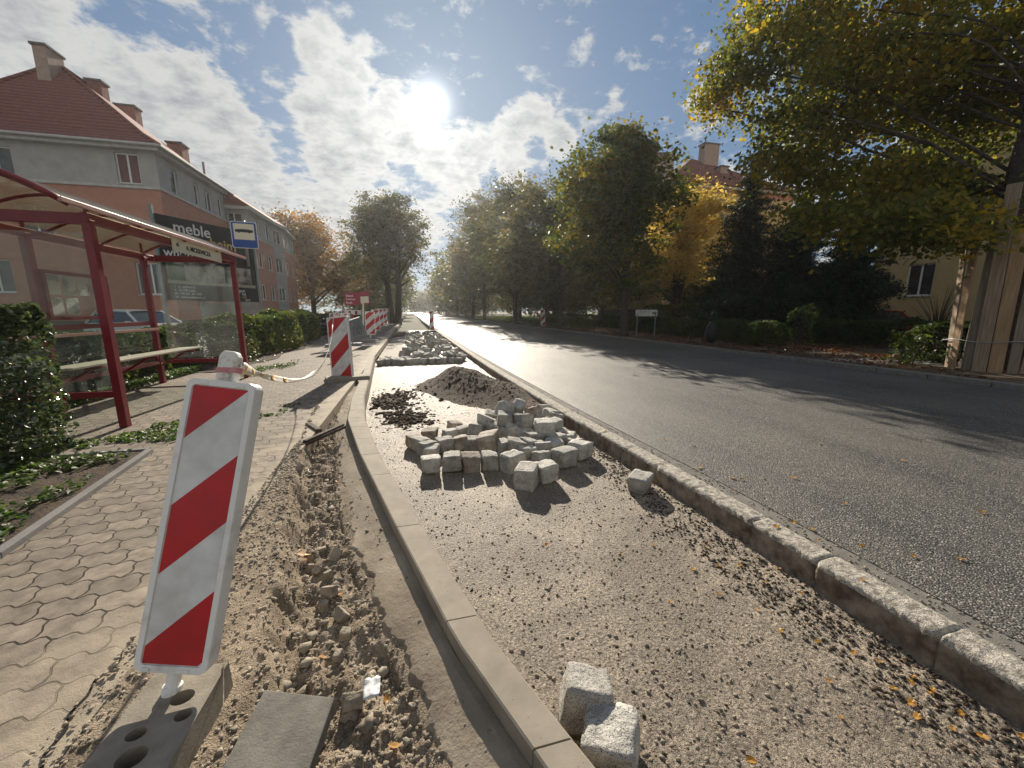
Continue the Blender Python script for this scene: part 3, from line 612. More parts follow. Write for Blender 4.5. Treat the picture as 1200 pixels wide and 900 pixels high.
# ------------------------------------------------------------------ granite setts
def sett_mesh(seed, s=.19, m='granite'):
    n = 8; g = np.linspace(-.5, .5, n + 1); V = []; idx = {}; Fs = []
    def vid(p):
        k = tuple(np.round(p, 4))
        if k not in idx: idx[k] = len(V); V.append(p)
        return idx[k]
    for ax in range(3):
        for sg in (-.5, .5):
            for i in range(n):
                for j in range(n):
                    q = []
                    for a, b in ((i, j), (i + 1, j), (i + 1, j + 1), (i, j + 1)):
                        p = [0, 0, 0]; p[ax] = sg; p[(ax + 1) % 3] = g[a]; p[(ax + 2) % 3] = g[b]; q.append(vid(p))
                    Fs.append(q if sg > 0 else q[::-1])
    V = np.array(V, float); r = random.Random(seed)
    c = np.abs(V); edge = (c > .49).sum(1)
    V *= np.where(edge >= 3, .96, np.where(edge == 2, .985, 1.))[:, None]      # knocked corners, worn edges
    tp = np.array([r.uniform(-.12, .12) for _ in range(6)])
    V[:, 0] *= 1 + tp[0] * V[:, 2] * 2; V[:, 1] *= 1 + tp[1] * V[:, 2] * 2; V[:, 2] += tp[2] * V[:, 0] + tp[3] * V[:, 1]
    nrm_ = V / np.linalg.norm(V, axis=1)[:, None]
    V += nrm_ * (.15 * fbm(V * 2.2, 2, seed * 3.1) + .12 * fbm(V * 5, 3, seed * 1.7) + .06 * fbm(V * 14, 2, seed * 2.3))[:, None]
    V *= np.array([s * r.uniform(.92, 1.08), s * r.uniform(.9, 1.05), s * r.uniform(.88, 1.02)])
    o = npmesh('granite_sett', V, np.array(Fs), M_[m]); 
    return o
protos = [sett_mesh(i, .185) for i in range(9)] + [sett_mesh(20 + i, .18, 'granite_brown') for i in range(3)]
used_p = [False] * len(protos)
def put_sett(k, loc, rot, sc, label, group=None):
    o = protos[k]
    if used_p[k]: o = o.copy(); COL.objects.link(o)
    used_p[k] = True
    o.location = loc; o.rotation_euler = rot; o.scale = (sc,) * 3
    return tag(o, label, 'paving stone', group)
BZ = -.25
L0 = 'grey granite sett in the large loose pile in the middle of the gravel bay'
GP = 'grey granite setts in the middle pile'
main = [ # px, py, level, kind (b = brown), rz, tilt, scale
 (505,544,0,'g',5,0,1),(530,541,0,'g',-8,0,1.12),(552,542,0,'b2',0,0,1.03),(574,540,0,'g',-4,0,1.05),(600,541,0,'g',25,4,1.15),(617,559,0,'g',-32,0,1.2),(639,553,0,'g',12,6,1.1),
 (634,537,0,'g',20,8,1),(618,531,0,'g',5,0,1),(662,536,0,'g',22,0,1.2),(680,527,0,'g',30,5,1.2),
 (486,518,0,'b',30,0,.95),(494,521,0,'g',35,0,1),(501,526,0,'g',28,0,1),(506,531,0,'g',-20,0,.9),(521,521,0,'g',12,3,1.02),(540,519,0,'b',-5,8,1),(553,520,0,'g',0,0,.9),
 (573,517,.55,'b',-28,14,1.18),(590,524,.1,'g',15,0,1.05),(605,524,.2,'g',-10,10,1.1),(620,523,.2,'g',22,10,1.05),(636,526,.1,'g',-15,4,1.05),(650,524,0,'g',5,5,1),
 (504,510,0,'b',-18,0,1),(527,510,0,'g',20,0,1),(533,501,0,'b',25,4,.95),(543,506,.1,'g',10,12,.9),(558,504,.2,'g',-25,10,1.1),(569,496,.5,'g',-35,16,1.15),(588,508,.1,'g',20,20,1),(600,507,.1,'g',-12,12,1),(613,509,0,'g',30,10,1),
 (626,515,.2,'g',5,6,1.05),(641,513,.2,'g',-22,5,1),(653,517,.2,'g',15,6,1),(657,509,.2,'g',8,10,.9),(667,515,.1,'g',-30,8,1),(672,521,0,'g',10,0,.95),
 (591,492,1.15,'g',-10,8,1.15),(592,479,1.9,'g',25,28,1.05),(607,478,1.8,'g',-30,22,1),(613,493,1.1,'g',20,8,1.1),(625,484,1.3,'b3',-38,20,1.05),(638,502,1.0,'g',-5,5,1.2),(649,499,.9,'g',24,12,1),
 (645,486,1.0,'g',12,12,1),(651,491,.8,'g',-20,10,1),(637,480,.9,'g',30,8,.95),(597,503,.3,'g',10,20,1),(580,502,.2,'g',-15,8,1),(575,489,.2,'g',-15,18,1),(612,502,.5,'g',22,14,1),(626,499,.4,'g',-22,14,1),(604,488,.8,'g',0,10,1),(630,492,.6,'g',18,12,1),(641,495,.4,'g',8,6,1),(618,489,.5,'g',0,5,1)]
rows_ = [(0, 11, 'front'), (11, 24, 'second'), (24, 39, 'third'), (39, 99, 'rear')]
ORD = 'first second third fourth fifth sixth seventh eighth ninth tenth eleventh twelfth thirteenth fourteenth fifteenth sixteenth seventeenth eighteenth nineteenth twentieth'.split()
rank = {}
for r0_, r1_, nm_ in rows_:
    ids = sorted(range(r0_, min(r1_, len(main))), key=lambda q_: main[q_][0])
    for q_, id_ in enumerate(ids): rank[id_] = '%s from the left in the %s row' % (ORD[q_], nm_)
for i, (px, py, lv, kd, rz, tl, sc) in enumerate(main):
    s = .172 * sc; z = BZ + s / 2 + lv * .125 - .006; p = G(px, py, z)
    k = i % 9 if kd == 'g' else 9 + (i % 3)
    lab, grp = ('grey granite sett, %s of the middle pile' % rank[i], GP) if kd == 'g' else ('brown stained granite sett, %s of the middle pile' % rank[i], 'brown stained setts in the middle pile')
    if (px, py) == (617, 559): lab, grp = 'squarest pale granite sett, foremost of the middle pile and nearest the viewer', None
    if (px, py) == (573, 517): lab, grp = 'large brown stained granite sett tilted up on the left half of the middle pile', None
    if (px, py) == (592, 479): lab, grp = 'granite sett lying tilted at the very top of the middle pile', None
    put_sett(k, p, (R(tl * random.uniform(-1, 1)), R(tl * random.choice((-1, 1)) * .8), R(rz)), sc * .95, lab, grp)
put_sett(2, G(750, 566, BZ + .085), (R(4), R(-10), R(38)), .98, 'single granite sett lying alone against the old kerb right of the pile')
put_sett(4, G(687, 817, BZ + .10), (R(-7), R(6), R(-24)), .97, 'upper of two pale granite setts leaning against the new kerb at the front')
put_sett(6, G(718, 870, BZ + .09), (R(6), R(-9), R(-36)), .97, 'lower of two pale granite setts by the new kerb, cut by the bottom edge')
# second heap further up the bay
cnt = 0
def far_sett(x, y, z, tl=14, sc=1.):
    global cnt; cnt += 1
    k = random.choice([0, 1, 2, 3, 4, 5, 6, 7, 8, 0, 3, 5, 9, 10])
    brown = k > 8
    put_sett(k, (x, y, z), (R(random.uniform(-tl, tl)), R(random.uniform(-tl, tl)), R(random.uniform(0, 90))), sc * random.uniform(.92, 1.15), 'brown stained sett in the long heap of setts at the far end of the bay' if brown else 'grey granite sett in the long heap of setts at the far end of the bay', 'brown setts in the far heap' if brown else 'grey setts in the far heap')
x = -.95
while x < 1.6:
    far_sett(x, 12.9 + random.uniform(-.12, .12), BZ + .085, 5); x += random.uniform(.2, .25)
for y0, n, lev in [(13.2, 11, 0), (13.45, 10, 1), (13.7, 10, 0), (14., 10, 1), (14.3, 8, 2), (14.8, 9, 1), (15.3, 8, 2), (15.9, 8, 1), (16.5, 8, 2), (17.2, 8, 1), (18, 8, 2), (18.8, 8, 1), (19.7, 8, 2), (20.6, 8, 1), (21.6, 8, 2), (22.8, 8, 2), (24, 7, 1), (25.4, 7, 2), (26.8, 6, 1), (28, 6, 1)]:
    for i in range(n):
        xa = -.9 if y0 < 13.4 else (-.35 if y0 < 14.5 else -.2)
        x = random.uniform(xa, 1.75); edge = min(1, (1.95 - x) * 1.2, (x - xa + .35) * 1.5)
        far_sett(x, y0 + random.uniform(-.2, .2), BZ + .085 + .15 * lev * max(0, edge) * random.uniform(.6, 1.1), 26)
far_sett(-.78, 13.9, BZ + .09, 4); far_sett(-.3, 14.2, BZ + .09, 4)
# laid flat strip of slabs beside the far heap
struct(field('laid_paving', lambda y: KR(y) + .1, lambda y: -.35 + 0 * y, growing(14.5, 26, .02, .6), 12, lambda P, U: -.215 + .004 * fbm(P * 9, 2, 2.), M_['kerb']))

# dark soil heap and the spread of broken asphalt beside it
def heapz(P):
    x, y = P[:, 0], P[:, 1]
    h = .40 * np.exp(-(((x - 1.25) / .55) ** 2 + ((y - 8.3) / 1.0) ** 2) * 1.1) + .27 * np.exp(-(((x - 1.85) / .45) ** 2 + ((y - 7.2) / .9) ** 2)) + .30 * np.exp(-(((x - .85) / .38) ** 2 + ((y - 9.1) / .8) ** 2)) + .16 * np.exp(-(((x - 1.9) / .35) ** 2 + ((y - 5.9) / .55) ** 2))
    h += .05 * np.exp(-(((x + .45) / .5) ** 2 + ((y - 7.6) / .9) ** 2)) + .045 * np.exp(-(((x + .1) / .35) ** 2 + ((y - 6.1) / .5) ** 2)) + .03 * np.exp(-(((x - 0.2) / .6) ** 2 + ((y - 8.9) / .8) ** 2))
    h = h - .033 + h ** .5 * (.08 * fbm(P * 4, 3, 3.) + .07 * fbm(P * 11, 4, 2.) + .05 * fbm(P * 34, 3, 2.))
    return BZ + np.maximum(h, -.12)
hp = field('soil_heap', lambda y: KR(y) + .01, lambda y: OK(y) - .005, growing(5.0, 11.5, .006, .8), 200, lambda P, U: heapz(P), M_['soil'])
tag(hp, 'dark brown soil heap between the two piles of setts', 'soil heap', kind='stuff')

def pebbles(name, P, size, m, label=None, cat=None, kind='stuff', sub=0):
    """many small angular stones, each 8 faces, sizes vary"""
    n = len(P); b = np.array([(1, 0, 0), (-1, 0, 0), (0, 1, 0), (0, -1, 0), (0, 0, 1), (0, 0, -1), (.6, .6, .55), (-.6, .55, .6), (.55, -.6, .6), (-.6, -.6, .5)], float)
    V = b[None] * (1 + .35 * rng.normal(size=(n, 10, 1))).clip(.5, 1.5); sc = size * (rng.random(n) ** 2.2 * 1.6 + .35)
    V = V * sc[:, None, None] * np.array([1, .85, .65]); an = rng.random(n) * 6.283
    c, s = np.cos(an)[:, None], np.sin(an)[:, None]; x = V[..., 0] * c - V[..., 1] * s; y = V[..., 0] * s + V[..., 1] * c
    V = np.stack([x, y, V[..., 2]], -1) + P[:, None, :]
    T = np.array([(4, 6, 7), (4, 7, 9), (4, 9, 8), (4, 8, 6), (6, 2, 7), (7, 1, 9), (9, 3, 8), (8, 0, 6), (6, 0, 2), (7, 2, 1), (9, 1, 3), (8, 3, 0), (5, 2, 0), (5, 1, 2), (5, 3, 1), (5, 0, 3)])
    Fa = (T[None] + np.arange(n)[:, None, None] * 10).reshape(-1, 3)
    o = npmesh(name, V.reshape(-1, 3), Fa, m)
    return tag(o, label, cat, kind=kind) if label else o
def scat(n, xf, y0, y1, zf, pw=2.):
    y = y0 + (y1 - y0) * rng.random(n) ** pw; u = rng.random(n); a, b = xf(y); x = a + (b - a) * u
    P = np.stack([x, y, np.zeros(n)], 1); P[:, 2] = zf(P); return P
bedz = lambda P: zbed(P, P[:, 0] * 0)
pebbles('gravel', scat(9000, lambda y: (KR(y) + .02, OK(y) - .03), .5, 9, bedz, 1.7), .0062, M_['stone'], 'fine pale gravel strewn over the bay floor', 'gravel')
pebbles('asphalt_crumbs', scat(450, lambda y: (KR(y) + .02, OK(y) - .03), .5, 8, bedz, 1.6), .006, M_['soil'], 'black asphalt crumbs strewn over the bay floor', 'crumbs')
pebbles('edge_grit', scat(3500, lambda y: (OK(y) - .4, OK(y) - .02), .5, 7, lambda P: bedz(P) + .001, 1.3), .007, M_['verge'], 'brown earthy grit along the foot of the old kerb', 'grit')
pebbles('edge_clods', scat(1500, lambda y: (OK(y) - .36 + .16 * np.sin(y * 2.1) + .08 * np.sin(y * 7), OK(y) - .03), .5, 7, lambda P: bedz(P) + .001, 1.3), .008, M_['soil'], 'dark clods of earth along the foot of the old kerb', 'clods')
pc = rng.normal(size=(1500, 2)) * [.38, .75] + [-.35, 7.4]; pc2 = rng.normal(size=(1100, 2)) * [.26, .45] + [-.05, 6.2]; pc = np.concatenate([pc, pc2]); pc = pc[(pc[:, 0] > KR(pc[:, 1]) + .05) & (pc[:, 1] > 5.2)]
P = np.c_[pc, np.zeros(len(pc))]; P[:, 2] = heapz(P) + .008
pebbles('broken_asphalt', P[::2], .024, M_['soil'], 'black broken asphalt lumps spread left of the soil heap', 'rubble')
pc = rng.normal(size=(700, 2)) * [.5, 1.1] + [1.3, 7.9]; pc = pc[pc[:, 0] < OK(pc[:, 1]) - .04]; P = np.c_[pc, np.zeros(len(pc))]; P[:, 2] = heapz(P)
pebbles('heap_clods', P, .014, M_['soil'], 'dark clods on the slopes of the soil heap', 'clods')
# stones and clods of the gully
digz = lambda P: zdig(P, P[:, 0] * 0)
P = scat(8000, lambda y: (GULL(y) - .02, TOE(y) + .03), .8, 8, digz, 1.2)
pebbles('gully_rubble', P + [0, 0, .002], .0075, M_['stone'], 'sandy rubble and clods filling the gully beside the new kerb', 'rubble')
P = scat(300, lambda y: (GULL(y) + .03, TOE(y) + .02), 1.1, 9, digz, 1.2)
pebbles('gully_clods', P + [0, 0, .004], .021, M_['stone'], 'lumps of dry earth lying in the gully', 'clods')
P = scat(6000, lambda y: (-1.25 + 0 * y, GULL(y)), .8, 9, digz, 1.6)
pebbles('sand_grit', P + [0, 0, .001], .0065, M_['stone'], 'loose sandy grit along the broken paving edge', 'grit')
P = scat(500, lambda y: (TOE(y), KL(y) - .05), .8, 7, digz, 1.5)
pebbles('mortar_crumbs', P + [0, 0, .003], .008, M_['stone'], 'mortar crumbs on the haunch of the new kerb', 'crumbs')
P = scat(2500, lambda y: (OK(y) + .185, OK(y) + .36), .6, 14, lambda P: P[:, 0] * 0 - .055, 1.6)
pebbles('kerb_grit', P, .005, M_['stone'], 'grit along the seam between old kerb and asphalt', 'grit')
# bigger single stones in the gully
for i, (px, py, s) in enumerate([(392, 642, .05), (372, 660, .04), (385, 690, .045), (400, 712, .05), (378, 700, .035), (405, 735, .04), (362, 655, .03), (412, 812, .06), (430, 790, .04), (352, 560, .05), (372, 575, .04), (357, 590, .045), (384, 668, .036), (396, 760, .035)]):
    o = sett_mesh(50 + i, s * 1.5, 'stone'); o.name = 'gully_stone'; p = G(px, py, -.12); p.z = float(digz(np.array([[p.x, p.y, 0.]]))[0]) + s * .35
    o.location = p; o.rotation_euler = (random.random() * 3, random.random() * 3, random.random() * 3); o.scale = (1.2, .9, .7)
    tag(o, 'rounded sandy stone lying in the rubble of the gully', 'stone', 'larger stones in the gully')

# ------------------------------------------------------------------ the near things
def cap_poly(w_, h_, r, n=5):
    p = []
    for cx, cy, a0 in ((w_ / 2 - r, h_ - r, 0), (-w_ / 2 + r, h_ - r, 90), (-w_ / 2 + r, r, 180), (w_ / 2 - r, r, 270)):
        for i in range(n + 1):
            a = R(a0 + 90 * i / n); p.append((cx + r * math.cos(a), cy + r * math.sin(a)))
    return p
def clip(poly, a, b, c):   # keep a*x+b*y+c>=0
    out_ = []
    for i in range(len(poly)):
        p, q = poly[i], poly[(i + 1) % len(poly)]; fp, fq = a * p[0] + b * p[1] + c, a * q[0] + b * q[1] + c
        if fp >= 0: out_.append(p)
        if fp * fq < 0: t = fp / (fp - fq); out_.append((p[0] + (q[0] - p[0]) * t, p[1] + (q[1] - p[1]) * t))
    return out_
def delineator(name, label, B, T, face, W=.25, th=.055, group=None, detail=True, slope=1, handle=True, base=True, basez=0., mirror=False, H=None, brot=None):
    """white framed board standing from B (bottom centre) to T (top centre)"""
    B, T = Vector(B), Vector(T); H = H or (T - B).length; v = (T - B).normalized(); f = Vector(face); f = (f - v * f.dot(v)).normalized(); u = v.cross(f) * 1.0
    # u: to the viewer's right when looking at the face
    u = f.cross(v) * -1
    t = empty(name, (B.x, B.y, basez), 0, label, 'traffic delineator', group); off = Vector((B.x, B.y, basez))
    M = Matrix(((u.x, v.x, f.x, B.x - off.x), (u.y, v.y, f.y, B.y - off.y), (u.z, v.z, f.z, B.z - off.z), (0, 0, 0, 1)))
    m = MB(); m.prism(cap_poly(W, H, .03), M, -th, -.004); 
    # raised rim
    outr = cap_poly(W, H, .03); inr = [(x * (W - .044) / W, .024 + y * (H - .048) / H) for x, y in cap_poly(W, H, .018)]
    n = len(outr); vs = [M @ Vector((x, y, -.004)) for x, y in outr] + [M @ Vector((x * .985, y, .004)) for x, y in outr] + [M @ Vector((x, y, .004)) for x, y in inr] + [M @ Vector((x, y, -.004)) for x, y in inr]
    m.add(vs, [(k * n + i, k * n + (i + 1) % n, (k + 1) * n + (i + 1) % n, (k + 1) * n + i) for k in range(3) for i in range(n)])
    if detail:
        for sx in (-.06, .07): m.prism([(sx - .015, H - .019), (sx + .015, H - .019), (sx + .015, H - .009), (sx - .015, H - .009)], M, .004, .007)
        for sx in (-.08, .05): m.prism([(sx - .014, .007), (sx + .014, .007), (sx + .014, .017), (sx - .014, .017)], M, .004, .009)
    m.build('board', M_['white'], t, bevel=.006 if detail else 0)
    fw, f0, f1 = W - .05, .027, H - .027; rect = [(-fw / 2, f0), (fw / 2, f0), (fw / 2, f1), (-fw / 2, f1)]
    d = fw * slope; step = .232 * (f1 - f0) / .94
    red, wht = MB(), MB()
    for k in range(-1, 6):     # boundaries: y = f1 - k*step + (x - fw/2)*slope on the right side
        c0 = f1 - k * step; c1 = c0 - step; sg = -1 if mirror else 1
        # between line k (upper) and k+1 (lower)
        p = clip(rect, sg * slope, -1, c0 - fw / 2 * slope); p = clip(p, -sg * slope, 1, -(c1 - fw / 2 * slope))
        if len(p) > 2: (red if k % 2 else wht).prism(p, M, -.004, -.0015 if k % 2 else -.002)
    if red.v: red.build('red_stripes', M_['redfoil'], t)
    if wht.v: wht.build('white_stripes', M_['whitefoil'], t)
    if handle:
        hm = MB(); w2 = .034
        octo = [(-w2, -.02), (w2, -.02), (w2, .095), (w2 * .62, .115), (-w2 * .62, .115), (-w2, .095)]
        hm.prism([(x, y + H) for x, y in octo], M, -.048, -.004)
        h_ = hm.build('handle', M_['old_white'], t, bevel=.008)
        bm_ = MB(); bm_.prism([(-w2 * 1.03, H + .028), (w2 * 1.03, H + .034), (w2 * 1.03, H + .055), (-w2 * 1.03, H + .047)], M, -.05, -.0025); bm_.build('faded_mark', M_['pinkmark'], h_)
    pm = MB(); pm.tube([M @ Vector((0, -.0, -.027)), M @ Vector((0, -.05, -.027)), M @ Vector((0, -.055, -.027)), M @ Vector((0, -.13, -.027))], [.024, .022, .03, .026], 12); pm.build('foot_pin', M_['white'], t, smooth=False)
    return t, M, off
camf = Vector((math.sin(YAW), math.cos(YAW), 0))
# near one
Bn, Tn = atd(199, 789, 1.37), atd(261, 446, 1.47)
face = -(Matrix.Rotation(R(3), 3, 'Z') @ camf)
dn, Mn, offn = delineator('delineator', 'large leaning red and white striped board in the left foreground, scuffed handle on top', Bn, Tn, face, W=.247, base=False)
# its heavy base block with through holes
b0 = empty('base_tmp'); bpy.data.objects.remove(b0)
q = [G(178, 792, .1), G(262, 779, .1)]; ax = (q[1] - q[0]).normalized(); ay = Vector((-ax.y, ax.x, 0)); ctr = q[0] + ax * .125 - ay * .30 
def base_block(parent, ctr, ax, z0, z1, w_, l_, holes, off):
    ay = Vector((-ax.y, ax.x, 0)); nxy = 60, int(60 * l_ / w_); m = MB()
    # top plate with real openings: ring faces around each hole, filled by grid triangulation
    import bmesh
    bm = bmesh.new(); outer = [bm.verts.new((x, y, 0)) for x, y in ((-w_ / 2, -l_ / 2), (w_ / 2, -l_ / 2), (w_ / 2, l_ / 2), (-w_ / 2, l_ / 2))]
    ed = [bm.edges.new((outer[i], outer[(i + 1) % 4])) for i in range(4)]; rings = []
    for hx, hy, ra, rb in holes:
        vs = [bm.verts.new((hx + ra * math.cos(a * math.pi / 12), hy + rb * math.sin(a * math.pi / 12), 0)) for a in range(24)]; rings.append(vs)
        ed += [bm.edges.new((vs[i], vs[(i + 1) % 24])) for i in range(24)]
    bmesh.ops.triangle_fill(bm, edges=ed, use_beauty=True)
    drop = []
    for fc in bm.faces:
        c = fc.calc_center_median()
        if any(((c.x - hx) / ra) ** 2 + ((c.y - hy) / rb) ** 2 < .98 for hx, hy, ra, rb in holes): drop.append(fc)
    bmesh.ops.delete(bm, geom=drop, context='FACES_ONLY')
    for rg in rings:
        low = [bm.verts.new((v.co.x, v.co.y, -(z1 - z0) * .8)) for v in rg]
        for i in range(24): bm.faces.new((rg[i], rg[(i + 1) % 24], low[(i + 1) % 24], low[i]))
        bm.faces.new(low)
    low = [bm.verts.new((v.co.x * 1.02, v.co.y * 1.01, z0 - z1)) for v in outer]
    for i in range(4): bm.faces.new((outer[i], outer[(i + 1) % 4], low[(i + 1) % 4], low[i]))
    bm.faces.new(low); bmesh.ops.recalc_face_normals(bm, faces=bm.faces)
    me = bpy.data.meshes.new('base'); M = Matrix(((ax.x, ay.x, 0, ctr.x - off.x), (ax.y, ay.y, 0, ctr.y - off.y), (0, 0, 1, z1 - off.z), (0, 0, 0, 1)))
    bm.transform(M); bm.to_mesh(me); bm.free(); me.materials.append(M_['base']); o = bpy.data.objects.new('base', me); COL.objects.link(o); o.parent = parent
    return o
base_block(dn, ctr, ax, -.02, .10, .245, .62, [(.035, .185, .036, .030), (.075, .115, .026, .022), (-.035, .075, .028, .022), (.0, .0, .04, .034), (-.03, .235, .024, .02)], offn)
cr_ = MB()
for (p0, p1) in [((262, 779), (262, 897))]:
    a, b = G(*p0, .104), G(*p1, .104); cr_.bar(a - offn, b - offn, .003, .006)
cr_.build('base_seam', M_['oldkerb'], dn)
# loose slab beside it
q = [G(310, 808, .055), G(392, 817, .045), G(352, 930, .05), G(252, 915, .055)]
m = MB(); m.add([tuple(v) for v in q] + [(v.x, v.y, v.z - .05) for v in q], [(0, 3, 2, 1), (4, 5, 6, 7), (0, 1, 5, 4), (1, 2, 6, 5), (2, 3, 7, 6), (3, 0, 4, 7)])
tag(m.build('paving_slab', M_['slab'], bevel=.004), 'loose dark grey concrete slab lying in the dirt right of the striped board', 'slab')
# crumpled foil, wood scraps
P = rng.normal(size=(40, 3)) * [.02, .03, .012]; 
def crumple(name, c, sx, sy, label, m):
    n = 9; g = np.linspace(-1, 1, n); X, Y = np.meshgrid(g, g); V = np.stack([X.ravel() * sx, Y.ravel() * sy, 0 * X.ravel()], 1); V[:, 2] = .6 * sx * fbm(V * 60, 3, 3.) + .002; V += .35 * sx * np.stack([fbm(V * 50, 2, s_) for s_ in (1., 5., 9.)], 1)
    V += np.array(c); i = (np.arange(n - 1)[:, None] * n + np.arange(n - 1)).ravel(); o = npmesh(name, V, np.stack([i, i + 1, i + n + 1, i + n], 1), m); sdf = o.modifiers.new('thick', 'SOLIDIFY'); sdf.thickness = .0012; return tag(o, label, 'litter')
crumple('crumpled_foil', G(436, 806, -.06), .03, .045, 'crumpled silvery foil lying in the rubble near the loose slab', M_['paper'])
crumple('plastic_scrap', G(346, 519, -.03), .05, .02, 'pale plastic scrap on the gully edge below the wood scrap', M_['paper'])
m = MB(); a, b = G(352, 522, -.01), G(402, 500, .01); m.bar(a, b, .085, .035); m.bar(a + Vector((.03, .05, .028)), b + Vector((.0, .02, .025)), .05, .022)
tag(m.build('wood_scrap', M_['darkwood'], bevel=.006), 'long wet dark board lying across the gully edge', 'board')
m = MB(); m.bar(G(361, 497, .0), G(374, 505, .0), .07, .05); tag(m.build('wood_offcut', M_['darkwood'], bevel=.01), 'short black wood offcut beside the long dark board', 'offcut')

# fallen leaves in the bay, on the road and in the gully (each one a leaf)
def leaf_obj(seed, s):
    n = 8; r = random.Random(seed); pts = []
    for i in range(n):
        a = 2 * math.pi * i / n; rr = s * (1 if i else 1.35) * r.uniform(.75, 1.1); pts.append((rr * math.cos(a), rr * .72 * math.sin(a), s * r.uniform(.1, .5)))
    m = MB(); m.add([(0, 0, s * .1)] + pts, [(0, i + 1, (i + 1) % n + 1) for i in range(n)])
    return m.build('fallen_leaf', LF)
lp = [leaf_obj(i, .017) for i in range(6)]; ul = [False] * 6
def put_leaf(x, y, z, sc, label, group):
    k = random.randrange(6); o = lp[k]
    if ul[k]: o = o.copy(); COL.objects.link(o)
    ul[k] = True; o.location = (x, y, z); o.rotation_euler = (random.uniform(-.3, .3), random.uniform(-.3, .3), random.uniform(0, 6.3)); o.scale = (sc,) * 3
    tag(o, label, 'leaf', group)
bay = [(728, 650), (786, 706), (813, 668), (842, 664), (843, 697), (866, 665), (888, 717), (914, 741), (912, 670), (957, 754), (971, 800), (1011, 679), (1047, 811), (1070, 800), (1068, 826), (1090, 818), (1124, 842), (1092, 815), (1066, 804), (832, 612), (820, 548), (860, 574), (958, 633), (900, 650), (937, 700), (1030, 780), (1115, 857), (1196, 870), (985, 842), (702, 615), (640, 640), (879, 893), (930, 612), (765, 640), (830, 640), (1150, 868), (1000, 768), (1075, 843)]
for px, py in bay:
    p = G(px, py, BZ); 
    if p.x > float(OK(p.y)) - .03:
        p = G(px, py, -.04)
    z = float(zbed(np.array([[p.x, p.y, 0]]), np.zeros(1))[0]) + .006 if p.x < float(OK(p.y)) - .03 else -.043
    put_leaf(p.x, p.y, z, random.uniform(.7, 1.25), 'small yellow brown leaf lying on the gravel bay floor', 'fallen leaves in the bay')
for px, py in [(702, 487), (710, 505), (780, 516), (812, 522), (822, 547), (858, 560), (869, 562), (894, 560), (909, 617), (951, 620), (1070, 652), (1125, 655), (1058, 540), (905, 500), (840, 470), (960, 520), (1040, 470), (1100, 480), (745, 440), (900, 447), (1180, 470), (990, 590), (1150, 600), (760, 470), (930, 560), (1010, 640)]:
    p = G(px, py, -.044); put_leaf(p.x, p.y, -.043, random.uniform(.9, 1.4), 'small brown leaf lying on the asphalt road', 'fallen leaves on the road')
for px, py, s in [(357, 645, 2.2), (352, 636, 1.2), (397, 686, 1.4), (377, 760, 1), (462, 860, 1.3), (452, 800, 1), (395, 560, 1)]:
    p = G(px, py, -.1); p.z = float(digz(np.array([[p.x, p.y, 0.]]))[0]) + .02; put_leaf(p.x, p.y, p.z, s, 'orange yellow leaf lying among the rubble in the gully', 'fallen leaves in the gully')
# ------------------------------------------------------------------ bus shelter
sh = empty('bus_shelter', (-3.5, 5.78, 0), 0, 'dark red steel bus shelter with glass walls and curved smoked roof', 'bus shelter')
O = Vector((-3.5, 5.78, 0)); FX, BX, Y0, Y1, ZT = -3.5, -4.88, 5.78, 9.62, 2.44
def sb_(pairs, name, m, wd=.08, parent=sh, bevel=.004):
    mb = MB()
    for a, b, *r in pairs: mb.bar(Vector(a) - O, Vector(b) - O, r[0] if r else wd, r[1] if len(r) > 1 else None)
    return mb.build(name, m, parent, bevel=bevel)
for (x, y) in ((FX, Y0), (FX, Y1), (BX, Y0), (BX, 6.88), (BX, 9.3)):
    sb_([((x, y, 0), (x, y, ZT), .085)], 'post', M_['redsteel'])
sb_([((FX, Y0 - .05, ZT + .02), (FX, Y1 + .12, ZT + .02), .07, .11)], 'front_beam', M_['redsteel'])
sb_([((BX, Y0 - .05, ZT + .0), (BX, Y1 + .05, ZT + .0), .07, .11)], 'back_beam', M_['redsteel'])
for y in (Y0, Y1): sb_([((FX - .04, y, ZT + .01), (BX + .04, y, ZT + .01), .068, .12)], 'cross_beam', M_['redsteel'])
# arched ribs and roof
def arc(x):   # roof height over x
    t = (x - BX + .25) / (FX + .18 - BX + .25); return ZT + .10 + .36 * math.sin(math.pi * min(1, max(0, t * .93 + .05))) - .06 * t
xa, xb = BX - .25, FX + .12
for y in (5.35, 6.5, 7.6, 8.7, 9.8):
    mb = MB(); mb.tube([Vector((xa + (xb - xa) * i / 14, y, arc(xa + (xb - xa) * i / 14) - .03)) - O for i in range(15)], .02, 8); mb.build('roof_rib', M_['redsteel'], sh, smooth=True)
for (y, x) in ((5.78, FX), (9.3, BX), (6.88, BX), (9.62, FX), (5.78, BX)):
    sb_([((x, y, ZT), (x + .0, y, arc(x) - .03), .035)], 'strut', M_['redsteel'])
mb = MB(); nn = 22; vs = []
for i in range(nn + 1):
    x = xa + (xb - xa) * i / nn
    for y in (5.28, 9.9):
        for dz in (0, .012): vs.append(Vector((x, y, arc(x) + dz)) - O)
fs = []
for i in range(nn):
    a, b = i * 4, i * 4 + 4; fs += [(a, b, b + 2, a + 2), (a + 1, a + 3, b + 3, b + 1), (a, a + 1, b + 1, b), (a + 2, b + 2, b + 3, a + 3)]
fs += [(0, 2, 3, 1), (nn * 4, nn * 4 + 1, nn * 4 + 3, nn * 4 + 2)]
mb.add(vs, fs); mb.build('roof_sheet', M_['smoked'], sh, smooth=False)
sb_([((xb, 5.25, arc(xb) + .005), (xb, 9.98, arc(xb) + .005), .035, .05)], 'roof_rail', M_['rail'])
